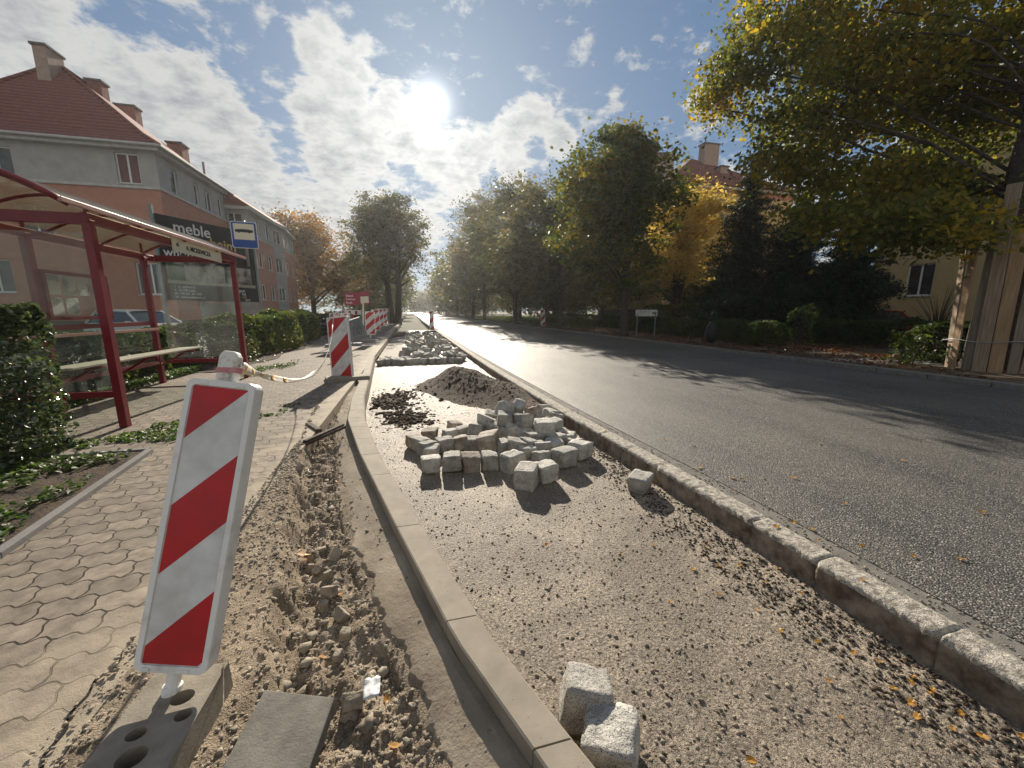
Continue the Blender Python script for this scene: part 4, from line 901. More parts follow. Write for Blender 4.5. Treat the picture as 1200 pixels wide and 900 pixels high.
for y in (5.27, 9.91):
    mb = MB(); mb.tube([Vector((xa + (xb - xa) * i / 14, y, arc(xa + (xb - xa) * i / 14) + .006)) - O for i in range(15)], .022, 8); mb.build('roof_edge', M_['redsteel'], sh, smooth=True)
for (a, b, nm) in [((FX - .05, Y0, .42), (BX + .05, Y0, .42), 'lower_rail'), ((BX, Y0, .42), (BX, 9.3, .42), 'lower_rail'), ((BX + .0, Y1, .40), (FX - .04, Y1, .40), 'lower_rail'), ((BX, Y0 + .05, 1.19), (BX, 9.3, 1.19), 'middle_rail')]:
    sb_([(a, b, .05, .075)], nm, M_['redsteel'])
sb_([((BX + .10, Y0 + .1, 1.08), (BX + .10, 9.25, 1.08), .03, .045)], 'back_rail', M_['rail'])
def pane(a, b, z0, z1, name='glass_panel', th=.008, m='glass'):
    mb = MB(); a, b = Vector(a), Vector(b); c = (a + b) / 2; d = b - a
    mb.box(Vector((c.x, c.y, (z0 + z1) / 2)) - O, (d.length, th, z1 - z0), math.atan2(d.y, d.x)); return mb.build(name, M_[m], sh)
pane((BX, Y0 + .06, 0), (BX, 6.82, 0), .47, 2.36); pane((BX, 6.94, 0), (BX, 9.24, 0), .47, 2.36)
pane((FX - .06, Y0, 0), (BX + .06, Y0, 0), .47, 2.30); pane((FX - .06, Y1, 0), (BX + .02, Y1, 0), .47, 2.32)
# timetable case on the back wall
cs = MB(); cs.bar(Vector((BX + .035, 6.95, 1.96)) - O, Vector((BX + .035, 8.15, 1.96)) - O, .05, .05); cs.bar(Vector((BX + .035, 6.95, 1.32)) - O, Vector((BX + .035, 8.15, 1.32)) - O, .05, .05)
for y in (6.97, 8.13): cs.bar(Vector((BX + .035, y, 1.32)) - O, Vector((BX + .035, y, 1.96)) - O, .05, .05)
case = cs.build('notice_case', M_['redsteel'], sh)
mb = MB()
for i in range(4):
    for j in range(2):
        if (i, j) == (2, 0): continue
        mb.box(Vector((BX + .03 + .001 * i, 7.13 + i * .27, 1.49 + j * .30)) - O, (.004, .21 + .02 * (i % 2), .25 + .02 * j))
mb.build('posted_sheets', M_['timetable'], case)
# bench
for k in range(4):
    sb_([((BX + .22 + k * .105, 6.35, .66 + .004 * k), (BX + .22 + k * .105, 9.75, .66 + .004 * k), .09, .03)], 'bench_slat', M_['wood'])
for y in (6.88, 8.1, 9.3):
    sb_([((BX + .04, y, .63), (BX + .62, y, .63), .04), ((BX + .04, y, .36), (BX + .45, y, .61), .035)], 'bench_bracket', M_['redsteel'])
# station name plate under the roof edge
xs_ = FX + .075; plate = MB(); plate.bar(Vector((xs_, 7.3, arc(xs_) - .14)) - O, Vector((xs_, 8.9, arc(xs_) - .14)) - O, .02, .20)
pl = plate.build('name_plate', M_['cream'], sh)
def text(body, size, M, m, parent, name='lettering', ext=.002, align='LEFT', xs=1.):
    cu = bpy.data.curves.new(name, 'FONT'); cu.body = body; cu.size = size; cu.extrude = ext; cu.align_x = align; cu.offset = size * .012
    o = bpy.data.objects.new(name, cu); COL.objects.link(o); dg = bpy.context.evaluated_depsgraph_get(); dg.update()
    me = bpy.data.meshes.new_from_object(o.evaluated_get(dg)); bpy.data.objects.remove(o); me.name = name
    me.transform(M @ Matrix.Diagonal((xs, 1, 1, 1))); me.materials.clear(); me.materials.append(m)
    t = bpy.data.objects.new(name, me); COL.objects.link(t); t.parent = parent; return t
def frame(o, u, v, off=Vector((0, 0, 0))):
    u, v = Vector(u).normalized(), Vector(v).normalized(); n = u.cross(v); o = Vector(o) - off
    return Matrix(((u.x, v.x, n.x, o.x), (u.y, v.y, n.y, o.y), (u.z, v.z, n.z, o.z), (0, 0, 0, 1)))
zc = arc(xs_) - .14
text('ul.', .09, frame((xs_ + .013, 7.38, zc - .02), (0, 1, 0), (0, 0, 1), O), M_['signblack'], pl)
text('A. MICKIEWICZA', .105, frame((xs_ + .013, 7.66, zc - .045), (0, 1, 0), (0, 0, 1), O), M_['signblack'], pl)

# ---- blue bus stop sign on its pole
bc = atd(286.5, 275.5, 8.95); f_ = Vector((.16, -1, 0)).normalized(); u_ = Vector((-f_.y, f_.x, 0)); px_ = bc - f_ * .06
bs = empty('bus_stop_sign', (px_.x, px_.y, 0), 0, 'square blue bus stop sign with bus symbol standing above the end of the shelter roof', 'bus stop sign'); Os = Vector((px_.x, px_.y, 0))
Ms = frame(bc, u_, (0, 0, 1), Os)
def plate_(w_, h_, cx, cy, d0, d1, r, name, m, parent):
    mb = MB(); mb.prism([(x + cx, y + cy - h_ / 2) for x, y in cap_poly(w_, h_, r)], Ms, d0, d1); return mb.build(name, m, parent)
plate_(.51, .58, 0, 0, -.012, 0, .04, 'sign_back', M_['frame'], bs); fc = plate_(.48, .55, 0, 0, .001, .004, .035, 'sign_face', M_['blue'], bs); plate_(.40, .345, 0, .07, .005, .008, .01, 'symbol_field', M_['cream'], fc)
mb = MB(); mb.prism([(-.17, .06), (-.175, .10), (-.165, .115), (.165, .115), (.175, .10), (.175, .06), (.13, .06), (.12, .045), (.09, .045), (.08, .06), (-.08, .06), (-.09, .045), (-.12, .045), (-.13, .06)], Ms, .009, .012)
mb.prism([(-.12, .118), (-.04, .118), (-.02, .13), (.02, .13), (.04, .118), (.12, .118), (.11, .124), (-.11, .124)], Ms, .009, .012); mb.build('bus_symbol', M_['signblack'], fc)
mb = MB(); mb.tube([(0, 0, 2.45 - bs.location.z), (0, 0, bc.z + .33)], .03, 10); mb.build('sign_pole', M_['grey'], bs, smooth=True)

# ---- billboard
A, B = Vector((-8.45, 17.1, 0)), Vector((-6.55, 20.35, 0)); u_ = (B - A).normalized(); n_ = Vector((u_.y, -u_.x, 0)); W_ = (B - A).length
bb = empty('billboard', A, 0, 'tall black billboard with white and yellow letters behind the hedge and the bus shelter', 'billboard')
Mb = frame(A, u_, (0, 0, 1), A)
def bp_(x0, x1, z0, z1, d0, d1, name, m, parent=bb):
    mb = MB(); mb.prism([(x0, z0), (x1, z0), (x1, z1), (x0, z1)], Mb, d0, d1); return mb.build(name, m, parent)
zt, zb = 4.78, 1.82
brd = bp_(0, W_, zb, zt, -.05, 0, 'panel', M_['signblack'])
bp_(.15, W_ * .52, zb + .62, zt - 1.5, .003, .006, 'kitchen_picture', M_['photo_kitchen'], brd); bp_(W_ * .52 + .002, W_ * .93, zb + .68, zt - 1.55, .003, .006, 'counter_picture', M_['photo_kitchen'], brd)
bp_(.12, W_ - .1, zb + .60, zb + .72, .007, .010, 'worktop_picture', M_['photo_counter'], brd); bp_(.2, .75, zb + .72, zb + 1.3, .008, .011, 'plant_picture', M_['photo_green'], brd)
bp_(W_ * .60, W_ * .60 + .03, zb + .72, zt - 1.6, .008, .011, 'tap_picture', M_['photo_counter'], brd)
bp_(.1, W_ * .56, zb + .03, zb + .58, .004, .007, 'address_field', M_['signgrey'], brd)
def bt(s, x, z, size, m=None, xs=1., al='LEFT'): text(s, size, frame(A + u_ * x + Vector((0, 0, z)), u_, (0, 0, 1), A) @ Matrix.Translation((0, 0, .014)), m or M_['signwhite'], brd, xs=xs, align=al)
bt('meble', .55, zt - .52, .56); bt('heim', 1.85, zt - .90, .56, M_['signyellow']); bt('wnętrza', .12, zt - 1.42, .46, xs=.95)
for k, s in enumerate(['T  ul. Jodłowa 6', 'K  59-300 Lubin', 'M  +48 601 351 030', 'W  www.mebleheim.pl']): bt(s, .3, zb + .46 - k * .125, .115)
for k, (s, x) in enumerate([('Spot', 0), ('kaj', .22), ('my', .22), ('się!', .34)]): bt(s, W_ * .73 + x, zb + .40 - k * .125, .20 if k == 0 else .16, M_['signyellow'] if k == 2 else None)
mb = MB(); mb.tube([Mb @ Vector((W_ * .86 + .10 * math.cos(a * math.pi / 5), zt - .32 + .09 * math.sin(a * math.pi / 5), .012)) for a in range(-1, 7)], .012, 6); mb.tube([Mb @ Vector((W_ * .86 + .08 * math.cos(a * math.pi / 5), zt - .45 + .05 * math.sin(a * math.pi / 5), .012)) for a in range(4, 11)], .010, 6); mb.build('round_logo', M_['signwhite'], brd)
for x in (-.06, W_ * .33, W_ * .66, W_ + .06):
    mb = MB(); p = A + u_ * x - A; mb.bar(p + Vector((0, 0, 0)), p + Vector((0, 0, zt + .25 if x in (-.06, W_ + .06) else zb)), .09); mb.build('post', M_['green_post'], bb)
# white panel low behind it
mb = MB(); p = A + u_ * (W_ * .62) - n_ * .8; mb.box((p.x, p.y, 1.35), (1.15, .05, .8), math.atan2(u_.y, u_.x)); wp = mb.build('white_board', M_['greywall']); 
for s_ in (-.5, .5):
    m2 = MB(); m2.bar((p.x + u_.x * s_, p.y + u_.y * s_, 0), (p.x + u_.x * s_, p.y + u_.y * s_, 1.0), .05); m2.build('leg', M_['green_post'], wp)
tag(wp, 'plain pale board under the right half of the black billboard', 'board')

# ------------------------------------------------------------------ buildings
def facade(mb, a, b, z0, z1, ops, depth=.16):
    """wall quads from a to b with openings (s0,s1,za,zb); outward normal to the right of a->b"""
    a, b = Vector(a), Vector(b); d = (b - a).normalized(); n = Vector((d.y, -d.x, 0)); ln = (b - a).length
    xs = sorted({0, ln, *[o[0] for o in ops], *[o[1] for o in ops]}); zs = sorted({z0, z1, *[min(max(o[2], z0), z1) for o in ops], *[min(max(o[3], z0), z1) for o in ops]})
    P_ = lambda s, z, dd=0: a + d * s - n * dd + Vector((0, 0, z))
    for s0, s1 in zip(xs, xs[1:]):
        for q0, q1 in zip(zs, zs[1:]):
            if any(o[0] - 1e-4 <= s0 and s1 <= o[1] + 1e-4 and o[2] - 1e-4 <= q0 and q1 <= o[3] + 1e-4 for o in ops): continue
            mb.quad(P_(s0, q0), P_(s1, q0), P_(s1, q1), P_(s0, q1))
    for s0, s1, q0, q1 in ops:
        if q0 >= z1 or q1 <= z0: continue
        mb.quad(P_(s0, q0), P_(s0, q1), P_(s0, q1, depth), P_(s0, q0, depth)); mb.quad(P_(s1, q0), P_(s1, q0, depth), P_(s1, q1, depth), P_(s1, q1))
        mb.quad(P_(s0, q0), P_(s0, q0, depth), P_(s1, q0, depth), P_(s1, q0)); mb.quad(P_(s0, q1), P_(s1, q1), P_(s1, q1, depth), P_(s0, q1, depth))
def window(parent, a, b, op, off, depth=.13, blind=False, mull=1):
    a, b = Vector(a), Vector(b); d = (b - a).normalized(); n = Vector((d.y, -d.x, 0)); s0, s1, z0, z1 = op
    M = frame(a - n * depth, d, (0, 0, 1), off); f = .07; mb = MB()
    mb.prism([(s0, z0), (s1, z0), (s1, z0 + f), (s0, z0 + f)], M, -.03, .03); mb.prism([(s0, z1 - f), (s1, z1 - f), (s1, z1), (s0, z1)], M, -.03, .03)
    mb.prism([(s0, z0 + f), (s0 + f, z0 + f), (s0 + f, z1 - f), (s0, z1 - f)], M, -.03, .03); mb.prism([(s1 - f, z0 + f), (s1, z0 + f), (s1, z1 - f), (s1 - f, z1 - f)], M, -.03, .03)
    for k in range(mull):
        c = s0 + (s1 - s0) * (k + 1) / (mull + 1); mb.prism([(c - f * .6, z0 + f), (c + f * .6, z0 + f), (c + f * .6, z1 - f), (c - f * .6, z1 - f)], M, -.03, .028)
    w_ = mb.build('window', M_['frame'], parent)
    mb = MB(); mb.prism([(s0 + .02, z0 + .02), (s1 - .02, z0 + .02), (s1 - .02, z1 - .02), (s0 + .02, z1 - .02)], M, -.012, .0); mb.build('pane', M_['blind' if blind else 'pane'], w_)
    mb = MB(); mb.prism([(s0 - .06, z0 - .05), (s1 + .06, z0 - .05), (s1 + .06, z0 - .003), (s0 - .06, z0 - .003)], M, .04, depth + .06); mb.build('sill', M_['cornice'], w_)
def block(name, pts, zsplit, ze, lower, upper, ops, label, roof=None, rh=3., closed=True, plinth=.9, cornice=True, group=None, uppers=None, blinds=()):
    """pts: plan corners, going so that outside is on the right of each edge"""
    o = Vector((pts[0][0], pts[0][1], 0)); t = empty(name, o, 0, label, 'building', group); n = len(pts); up = uppers or {}
    for k in range(n):
        a, b = pts[k], pts[(k + 1) % n]; A_ = (a[0], a[1], 0); B_ = (b[0], b[1], 0); op = ops.get(k, [])
        sh_ = lambda mb: [setattr(mb, 'v', [tuple(Vector(v) - o) for v in mb.v])]
        for (z0, z1, m, nm) in ((0, plinth, M_['plinth'], 'plinth'), (plinth, up.get(k, zsplit), lower, 'lower_wall'), (up.get(k, zsplit), ze, upper, 'upper_wall')):
            if z1 - z0 < .05: continue
            mb = MB(); facade(mb, A_, B_, z0, z1, op); sh_(mb); mb.build(nm, m, t)
        for i, w_ in enumerate(op): window(t, A_, B_, w_, o, blind=(k, i) in blinds, mull=1 if w_[1] - w_[0] > .8 else 0)
    return t, o
def trim(t, o, pts, z, h, out_, m, name, segs=None, up=0.):
    mb = MB()
    n = len(pts)
    for k in (segs if segs is not None else range(n)):
        a, b = Vector((*pts[k], z)), Vector((*pts[(k + 1) % n], z)); d = (b - a).normalized(); nn_ = Vector((d.y, -d.x, 0))
        mb.bar(a + nn_ * out_ / 2 - d * .0 - o, b + nn_ * out_ / 2 + d * out_ - o, out_ + .002, h)
    return mb.build(name, m, t)
S = .93     # scale of the site plan along the sight lines
# first block: end wall faces us, long wall runs along the street
X0, Yc = -13., 27.3
pts = [(-24, Yc), (X0, Yc), (X0, 35.7), (-24, 35.7)]
ZS, ZE = 8.05, 9.95
def col(sx, w_, rows): return [(sx - w_ / 2, sx + w_ / 2, a, b) for a, b in rows]
R3 = [(8.35, 9.62)]; R2 = [(5.3, 6.95)]; R1 = [(2.45, 4.15)]
endops = [(9.15, 10.2, 8.22, 9.75), (9.25, 10.65, 2.35, 4.1), (4.6, 5.9, 5.3, 6.9), (2.5, 3.8, 2.4, 4.1), (3.5, 4.8, 8.2, 9.6)]
longops = [(1.2, 2.0, 8.2, 9.55), (3.9, 4.5, 8.2, 9.5), (5.2, 6.3, 8.2, 9.5), (7.2, 7.8, 8.2, 9.5), (1.5, 2.6, 5.2, 6.8), (4.6, 5.8, 5.2, 6.8), (1.5, 2.6, 2.4, 4.), (4.6, 5.8, 2.4, 4.)]
t1, o1 = block('apartment_building', pts, ZS, ZE, M_['salmon'], M_['greywall'], {0: endops, 1: longops}, 'salmon and grey apartment block with a steep red tiled roof, end wall facing the viewer', blinds={(0, 0)})
trim(t1, o1, pts, ZS, .14, .07, M_['cornice'], 'string_course', [0, 1]); trim(t1, o1, pts, ZE + .06, .22, .32, M_['cornice'], 'cornice', [0, 1])
mb = MB(); e0 = .45
rr = [Vector((-24.45, Yc - e0, ZE + .18)), Vector((X0 + e0, Yc - e0, ZE + .18)), Vector((X0 + e0, 36.1, ZE + .18)), Vector((-24.45, 36.1, ZE + .18))]
# bell-cast foot then the steep slope
ins = 1.3; r2 = [Vector((-24.45 + ins * .6, Yc + ins - e0, ZE + 1.05)), Vector((X0 - ins + e0, Yc + ins - e0, ZE + 1.05)), Vector((X0 - ins + e0, 36.1, ZE + 1.05)), Vector((-24.45 + ins * .6, 36.1, ZE + 1.05))]
rz_ = 16.1; rdg = [Vector((-19.9, Yc + 5.5, rz_)), Vector((-19.9, 36.1, rz_))]
for q in ((rr[0], rr[1], r2[1], r2[0]), (rr[1], rr[2], r2[2], r2[1]), (rr[3], rr[0], r2[0], r2[3]), (r2[0], r2[1], rdg[0]), (r2[1], r2[2], rdg[1], rdg[0]), (r2[3], r2[0], rdg[0], rdg[1]), (rr[2], rr[3], r2[3], rdg[1], r2[2])): mb.quad(*[v - o1 for v in q])
rf = mb.build('roof', M_['tile'], t1)
for q in ((rr[1], r2[1], rdg[0]), (rr[0], r2[0], rdg[0]), (rdg[0], rdg[1])):
    mb = MB(); mb.tube([v - o1 + Vector((0, 0, .03)) for v in q], .11, 8); mb.build('ridge_tiles', M_['tile'], rf)
for q in ((rr[0], rr[1]), (rr[1], rr[2])):
    mb = MB(); mb.tube([v - o1 for v in q], .075, 8); mb.build('gutter', M_['cornice'], rf)
def chimney(c, sx, sy, z0, z1, parent, off, m='chrender'):
    mb = MB(); mb.box(Vector((c[0], c[1], (z0 + z1) / 2)) - off, (sx, sy, z1 - z0)); ch = mb.build('chimney', M_[m], parent)
    mb = MB(); mb.box(Vector((c[0], c[1], z1 + .06)) - off, (sx + .16, sy + .16, .12)); mb.build('chimney_cap', M_['plinth'], ch)
def pxY(px, py, Y): r = ray(px, py); t_ = Y / r.y; return Vector((r.x * t_, Y, CAM_H + r.z * t_))
c = pxY(45, 53, 31.4); chimney((c.x, 32.), .62, 1.25, 13.6, c.z, rf, o1, 'chrender')
c = pxY(116, 100, 35.4); chimney((c.x, 35.2), .8, .7, 14., c.z, rf, o1, 'brick')
mb = MB(); mb.tube([Vector((X0 + .12, 35.55, .3)) - o1, Vector((X0 + .12, 35.55, ZE)) - o1], .06, 8); mb.build('downpipe', M_['grey'], t1)
# second block steps forward, third bends towards the street
Y2 = 35.72
b289 = pxY(289, 245, Y2); XB = b289.x
pts2 = [(-24, Y2), (XB, Y2), (XB + .06, 40.9), (XB + .34, 43.1), (XB - .2, 48.7), (-24, 50)]
z2s, z2e = 7.15, 9.04
rows = [(7.45, 8.7), (4.9, 6.2), (2.35, 3.6)]
def rowsat(s0, w_): return [(s0, s0 + w_, a, b) for a, b in rows]
t2, o2 = block('apartment_building', pts2, z2s, z2e, M_['salmon'], M_['greywall'], {0: [(10.9, 12., 7.5, 8.75)], 1: rowsat(1.2, 1.2) + rowsat(3.4, 1.3), 2: rowsat(.35, 1.5), 3: rowsat(.7, 1.5) + rowsat(3.3, 1.5)}, 'grey and salmon stepped apartment block further along the street, behind the billboard', uppers={0: 1.2, 2: 1.2})
trim(t2, o2, pts2, z2e + .06, .22, .3, M_['cornice'], 'cornice', [0, 1, 2, 3]); trim(t2, o2, pts2, z2s, .1, .05, M_['cornice'], 'string_course', [1, 3])
mb = MB(); top = [Vector((p[0] - 4.5 if k not in (0, 5) else p[0], p[1] + (.4 if k < 2 else -1.5 if k > 3 else 0), z2e + 3.4)) for k, p in enumerate(pts2)]; bot = [Vector((p[0] + (.35 if k not in (0, 5) else 0), p[1] - (.35 if k < 2 else 0), z2e + .17)) for k, p in enumerate(pts2)]
for k in range(5): mb.quad(*[v - o2 for v in (bot[k], bot[k + 1], top[k + 1], top[k])])
mb.quad(*[v - o2 for v in top]); rf2 = mb.build('roof', M_['tile'], t2)
for px_, py_, Yd, sx_, sy_ in ((150, 127, 39., 1.2, .8), (208, 171, 37.2, .9, 1.0)):
    c = pxY(px_, py_, Yd); chimney((c.x, Yd), sx_, sy_, 11.2, c.z, rf2, o2, 'brick')
c = pxY(238, 190, 40); mb = MB(); mb.tube([Vector((c.x, 40, 12.2)) - o2, Vector((c.x, 40, c.z)) - o2], .1, 8); mb.build('flue', M_['grey'], rf2)


# right: yellow building behind the conifers
pts3 = [(27, 18.2), (27, -6), (45, -6), (45, 18.2)]
a3 = Vector((27, 18.2, 0)); 
def s_at(px): # distance along the street wall seen at this column
    best = min(((abs(ray(px, 330).x / ray(px, 330).y - 27 / y), y) for y in [i * .02 for i in range(100, 1000)])); return 18.2 - best[1]
w0, w1 = s_at(1061), s_at(1093)
t3, o3 = block('apartment_building', pts3, 10, 10.2, M_['yellowwall'], M_['yellowwall'], {0: [(w0, w1, 2.25, 3.95), (w0, w1, 5.3, 6.9), (w0 - .0, w1, 8.1, 9.5), (w1 + 2.5, w1 + 4.2, 2.25, 3.95), (w1 + 2.5, w1 + 4.2, 5.3, 6.9)]}, 'yellow rendered apartment block on the far right behind the plank-wrapped tree', plinth=.6)
mb = MB(); q = [Vector((26.4, 18.8, 10.3)), Vector((26.4, -6.6, 10.3)), Vector((36, -1, 14.5)), Vector((36, 12, 14.5)), Vector((45.6, 18.8, 10.3)), Vector((45.6, -6.6, 10.3))]
for f in ((0, 1, 2, 3), (4, 0, 3), (1, 5, 2), (5, 4, 3, 2)): mb.quad(*[q[i] - o3 for i in f])
mb.build('roof', M_['tile'], t3); trim(t3, o3, pts3, 10.2, .2, .3, M_['cornice'], 'cornice', [0, 3])
# right: block with red roof and big chimneys behind the yellow tree
pts4 = [(23, 33), (37, 33), (37, 46), (23, 46)]
ze4 = 12.75
t4, o4 = block('apartment_building', pts4, 12, ze4, M_['yellowwall'], M_['salmon'], {0: [(x, x + 1.4, z, z + 1.6) for x in (2, 5.5, 9) for z in (2.4, 5.6, 8.8)], 3: [(x, x + 1.4, z, z + 1.6) for x in (2.5, 8) for z in (2.4, 5.6, 8.8)]}, 'ochre apartment block with red hipped roof and tall chimneys behind the yellow tree', plinth=1.6)
mb = MB(); q = [Vector((22.5, 32.5, ze4)), Vector((37.5, 32.5, ze4)), Vector((37.5, 46.5, ze4)), Vector((22.5, 46.5, ze4)), Vector((29.6, 39, 17.3)), Vector((31, 40.5, 17.3))]
for f in ((0, 1, 4), (1, 2, 5, 4), (2, 3, 5), (3, 0, 4, 5)): mb.quad(*[q[i] - o4 for i in f])
rf4 = mb.build('roof', M_['tile'], t4); trim(t4, o4, pts4, ze4 - .12, .2, .3, M_['cornice'], 'cornice', [0, 3])
def chim_px(px0, px1, pyt, pyb, Yd, parent, off):
    a, b = pxY(px0, pyt, Yd), pxY(px1, pyt, Yd); chimney(((a.x + b.x) / 2, Yd), b.x - a.x, .9, pxY(px0, pyb, Yd).z - 1.5, a.z, parent, off, 'chrender')
chim_px(823, 840, 170, 200, 38, rf4, o4); chim_px(767, 787, 182, 215, 37, rf4, o4); chim_px(841, 850, 197, 212, 36, rf4, o4)
# a low house far down on the left behind the orange tree
# ------------------------------------------------------------------ cars
def car(name, x, y, rz, paint, label, Lc=4.2, Wc=1.72, Hc=1.47, hatch=True):
    t = empty(name, (x, y, 0), rz, label, 'car'); L2 = Lc / 2
    # body lower: side profile lofted over the width
    prof = [(-L2, .38), (-L2 + .02, .72), (-L2 + .12, .92), (-L2 + .5 if hatch else -L2 + .9, .97), (L2 - 1.05, .95), (L2 - .35, .82), (L2 - .05, .66), (L2, .40), (L2 - .1, .24), (-L2 + .1, .24)]
    st = [(-Wc / 2, .86, .93), (-Wc / 2 + .04, .97, .98), (-Wc / 2 + .2, 1, 1), (Wc / 2 - .2, 1, 1), (Wc / 2 - .04, .97, .98), (Wc / 2, .86, .93)]
    vs = []; n = len(prof)
    for yy, s, h in st: vs += [(px * (s * .04 + .96), yy, .24 + (pz - .24) * (h if pz > .5 else 1)) for px, pz in prof]
    fs = [(k * n + i, k * n + (i + 1) % n, (k + 1) * n + (i + 1) % n, (k + 1) * n + i) for k in range(5) for i in range(n)] + [tuple(range(n))[::-1], tuple(5 * n + i for i in range(n))]
    MB().add(vs, fs).build('body', paint, t, bevel=.03, smooth=True)
    # greenhouse (glass) with roof skin and pillars
    xb0, xt0 = (-L2 + .18, -L2 + .62) if hatch else (-L2 + .75, -L2 + 1.25); xb1, xt1 = L2 - 1.0, L2 - 1.85
    wb, wt = Wc / 2 - .06, Wc / 2 - .24; zb_, zt_ = .93, Hc - .04
    g = [(xb0, -wb, zb_), (xb1, -wb, zb_), (xb1, wb, zb_), (xb0, wb, zb_), (xt0, -wt, zt_), (xt1, -wt, zt_), (xt1, wt, zt_), (xt0, wt, zt_)]
    MB().add(g, [(3, 2, 1, 0), (4, 5, 6, 7), (0, 1, 5, 4), (1, 2, 6, 5), (2, 3, 7, 6), (3, 0, 4, 7)]).build('windows', M_['carglass'], t, bevel=.03)
    mb = MB(); vs = []
    for i in range(9):
        f = i / 8; xx = xt0 - .05 + (xt1 - xt0 + .12) * f; zz_ = zt_ + .05 * math.sin(math.pi * min(1, f * .9 + .1))
        for yy, dz in ((-wt - .02, -.03), (-wt * .7, .02), (0, .035), (wt * .7, .02), (wt + .02, -.03)): vs.append((xx, yy, zz_ + dz))
    fs = [(i * 5 + j, (i + 1) * 5 + j, (i + 1) * 5 + j + 1, i * 5 + j + 1) for i in range(8) for j in range(4)]
    rf_ = mb.add(vs, fs).build('roof', paint, t, smooth=True); sdf = rf_.modifiers.new('thick', 'SOLIDIFY'); sdf.thickness = .04
    mb = MB()
    for s in (-1, 1):
        mb.bar((xb1, s * wb, zb_), (xt1, s * wt, zt_), .06); mb.bar((xb0, s * wb, zb_), (xt0, s * wt, zt_), .09); mb.bar(((xb0 + xb1) / 2 - .1, s * wb, zb_), ((xt0 + xt1) / 2 - .1, s * wt, zt_), .06)
    mb.build('pillars', paint, t)
    for sx in (-1, 1):
        for s in (-1, 1):
            w_ = empty('wheel', (sx * (L2 - .78), s * (Wc / 2 - .1), .31)); w_.parent = t
            mb = MB(); mb.tube([(0, -.1, 0), (0, -.085, 0), (0, .085, 0), (0, .1, 0)], [.27, .31, .31, .27], 20); mb.build('tyre', M_['black'], w_)
            mb = MB(); mb.tube([(0, s * .085, 0), (0, s * .108, 0)], [.20, .19], 14); mb.build('rim', M_['grey'], w_)
    for s in (-1, 1):
        mb = MB(); mb.box((L2 - .14, s * (Wc / 2 - .28), .68), (.2, .36, .14), -s * .25); mb.build('headlight', M_['lamp'], t, bevel=.03)
        mb = MB(); mb.box((-L2 + .05, s * (Wc / 2 - .16), .80), (.1, .2, .24)); mb.build('tail_light', M_['taillamp'], t, bevel=.03)
        mb = MB(); mb.box((xb1 - .32, s * (Wc / 2 + .08), .98), (.12, .18, .13)); mb.build('mirror', paint, t, bevel=.03)
    return t
car('parked_car', -10.9, 20.0, R(-30), M_['silver'], 'silver hatchback parked in front of the salmon wall behind the bus shelter')
car('parked_car', -14.6, 17.6, R(-20), M_['darkpaint'], 'black car parked behind the bush at the left edge of the picture')
car('parked_car', -6.8, 27.6, R(-30), M_['darkpaint'], 'dark car with sunlit windscreen parked beyond the hedge by the orange tree')
car('parked_car', 20.6, 24.2, R(200), M_['whitepaint'], 'white car parked behind the right-hand hedge beside the yellow tree', Hc=1.5)
car('parked_car', 24.3, 16.6, R(80), M_['redpaint'], 'red car half hidden behind the dark conifers', Hc=1.45)

# ------------------------------------------------------------------ barriers along the dig
fd = Vector((math.sin(R(-8)), math.cos(R(-8)), 0))
def foot_base(parent, c, rz, off, z0=0.):
    mb = MB(); mb.box(Vector((c[0], c[1], z0 + .05)) - off, (.36, .8, .10), rz); mb.box(Vector((c[0], c[1], z0 + .115)) - off, (.24, .5, .03), rz); return mb.build('base', M_['black'], parent, bevel=.012)
d2, M2, of2 = delineator('delineator', 'red and white striped board at the kerb bend, second from the viewer, tape tied on', atd(401.5, 447, 8.35), atd(394.5, 371, 8.35), -(Matrix.Rotation(R(-2), 3, 'Z') @ camf), W=.46, th=.07)
mb = MB(); cb2 = atd(402, 452, 8.35); mb.box((cb2.x - of2.x + .1, cb2.y - of2.y, -.0 - of2.z + .03), (.85, .40, .08), R(14)); mb.build('base', M_['base'], d2, bevel=.015)
def upright(px, py0, py1, d, W, label, turn=0, mirror=False, grp='striped boards lining the dig', fm=1):
    B, T = atd(px + (py0 - py1) * .03, py0, d), atd(px, py1, d)
    t_, m_, o_ = delineator('delineator', label, B, T, -(Matrix.Rotation(R(turn), 3, 'Z') @ camf) * fm, W=W, group=grp, detail=False, mirror=mirror, handle=False)
    mb = MB(); mb.box((0, 0, -.04), (.4, .7, .09), R(10)); mb.build('base', M_['black'], t_); return t_
upright(433.5, 392, 365, 17.2, .42, 'striped board standing in the dig just right of the dark red sign', 25)
upright(440, 387, 363, 20.5, .42, 'narrow striped board behind the one right of the dark red sign', 30)
upright(445.5, 382, 362.5, 26, .42, 'small distant striped board in the left row, third past the dark red sign', 20)
upright(450, 379, 362, 31, .42, 'farthest tiny striped board of the left row near the tree trunks', 20)
upright(505.5, 387, 364.5, 29, .34, 'striped board standing at the left road edge by the far end of the bay', 10, grp='striped boards at the roadside')
upright(636, 381.5, 363, 36, .42, 'striped board standing at the right kerb of the road in the tree shade', 0, grp='striped boards at the roadside')
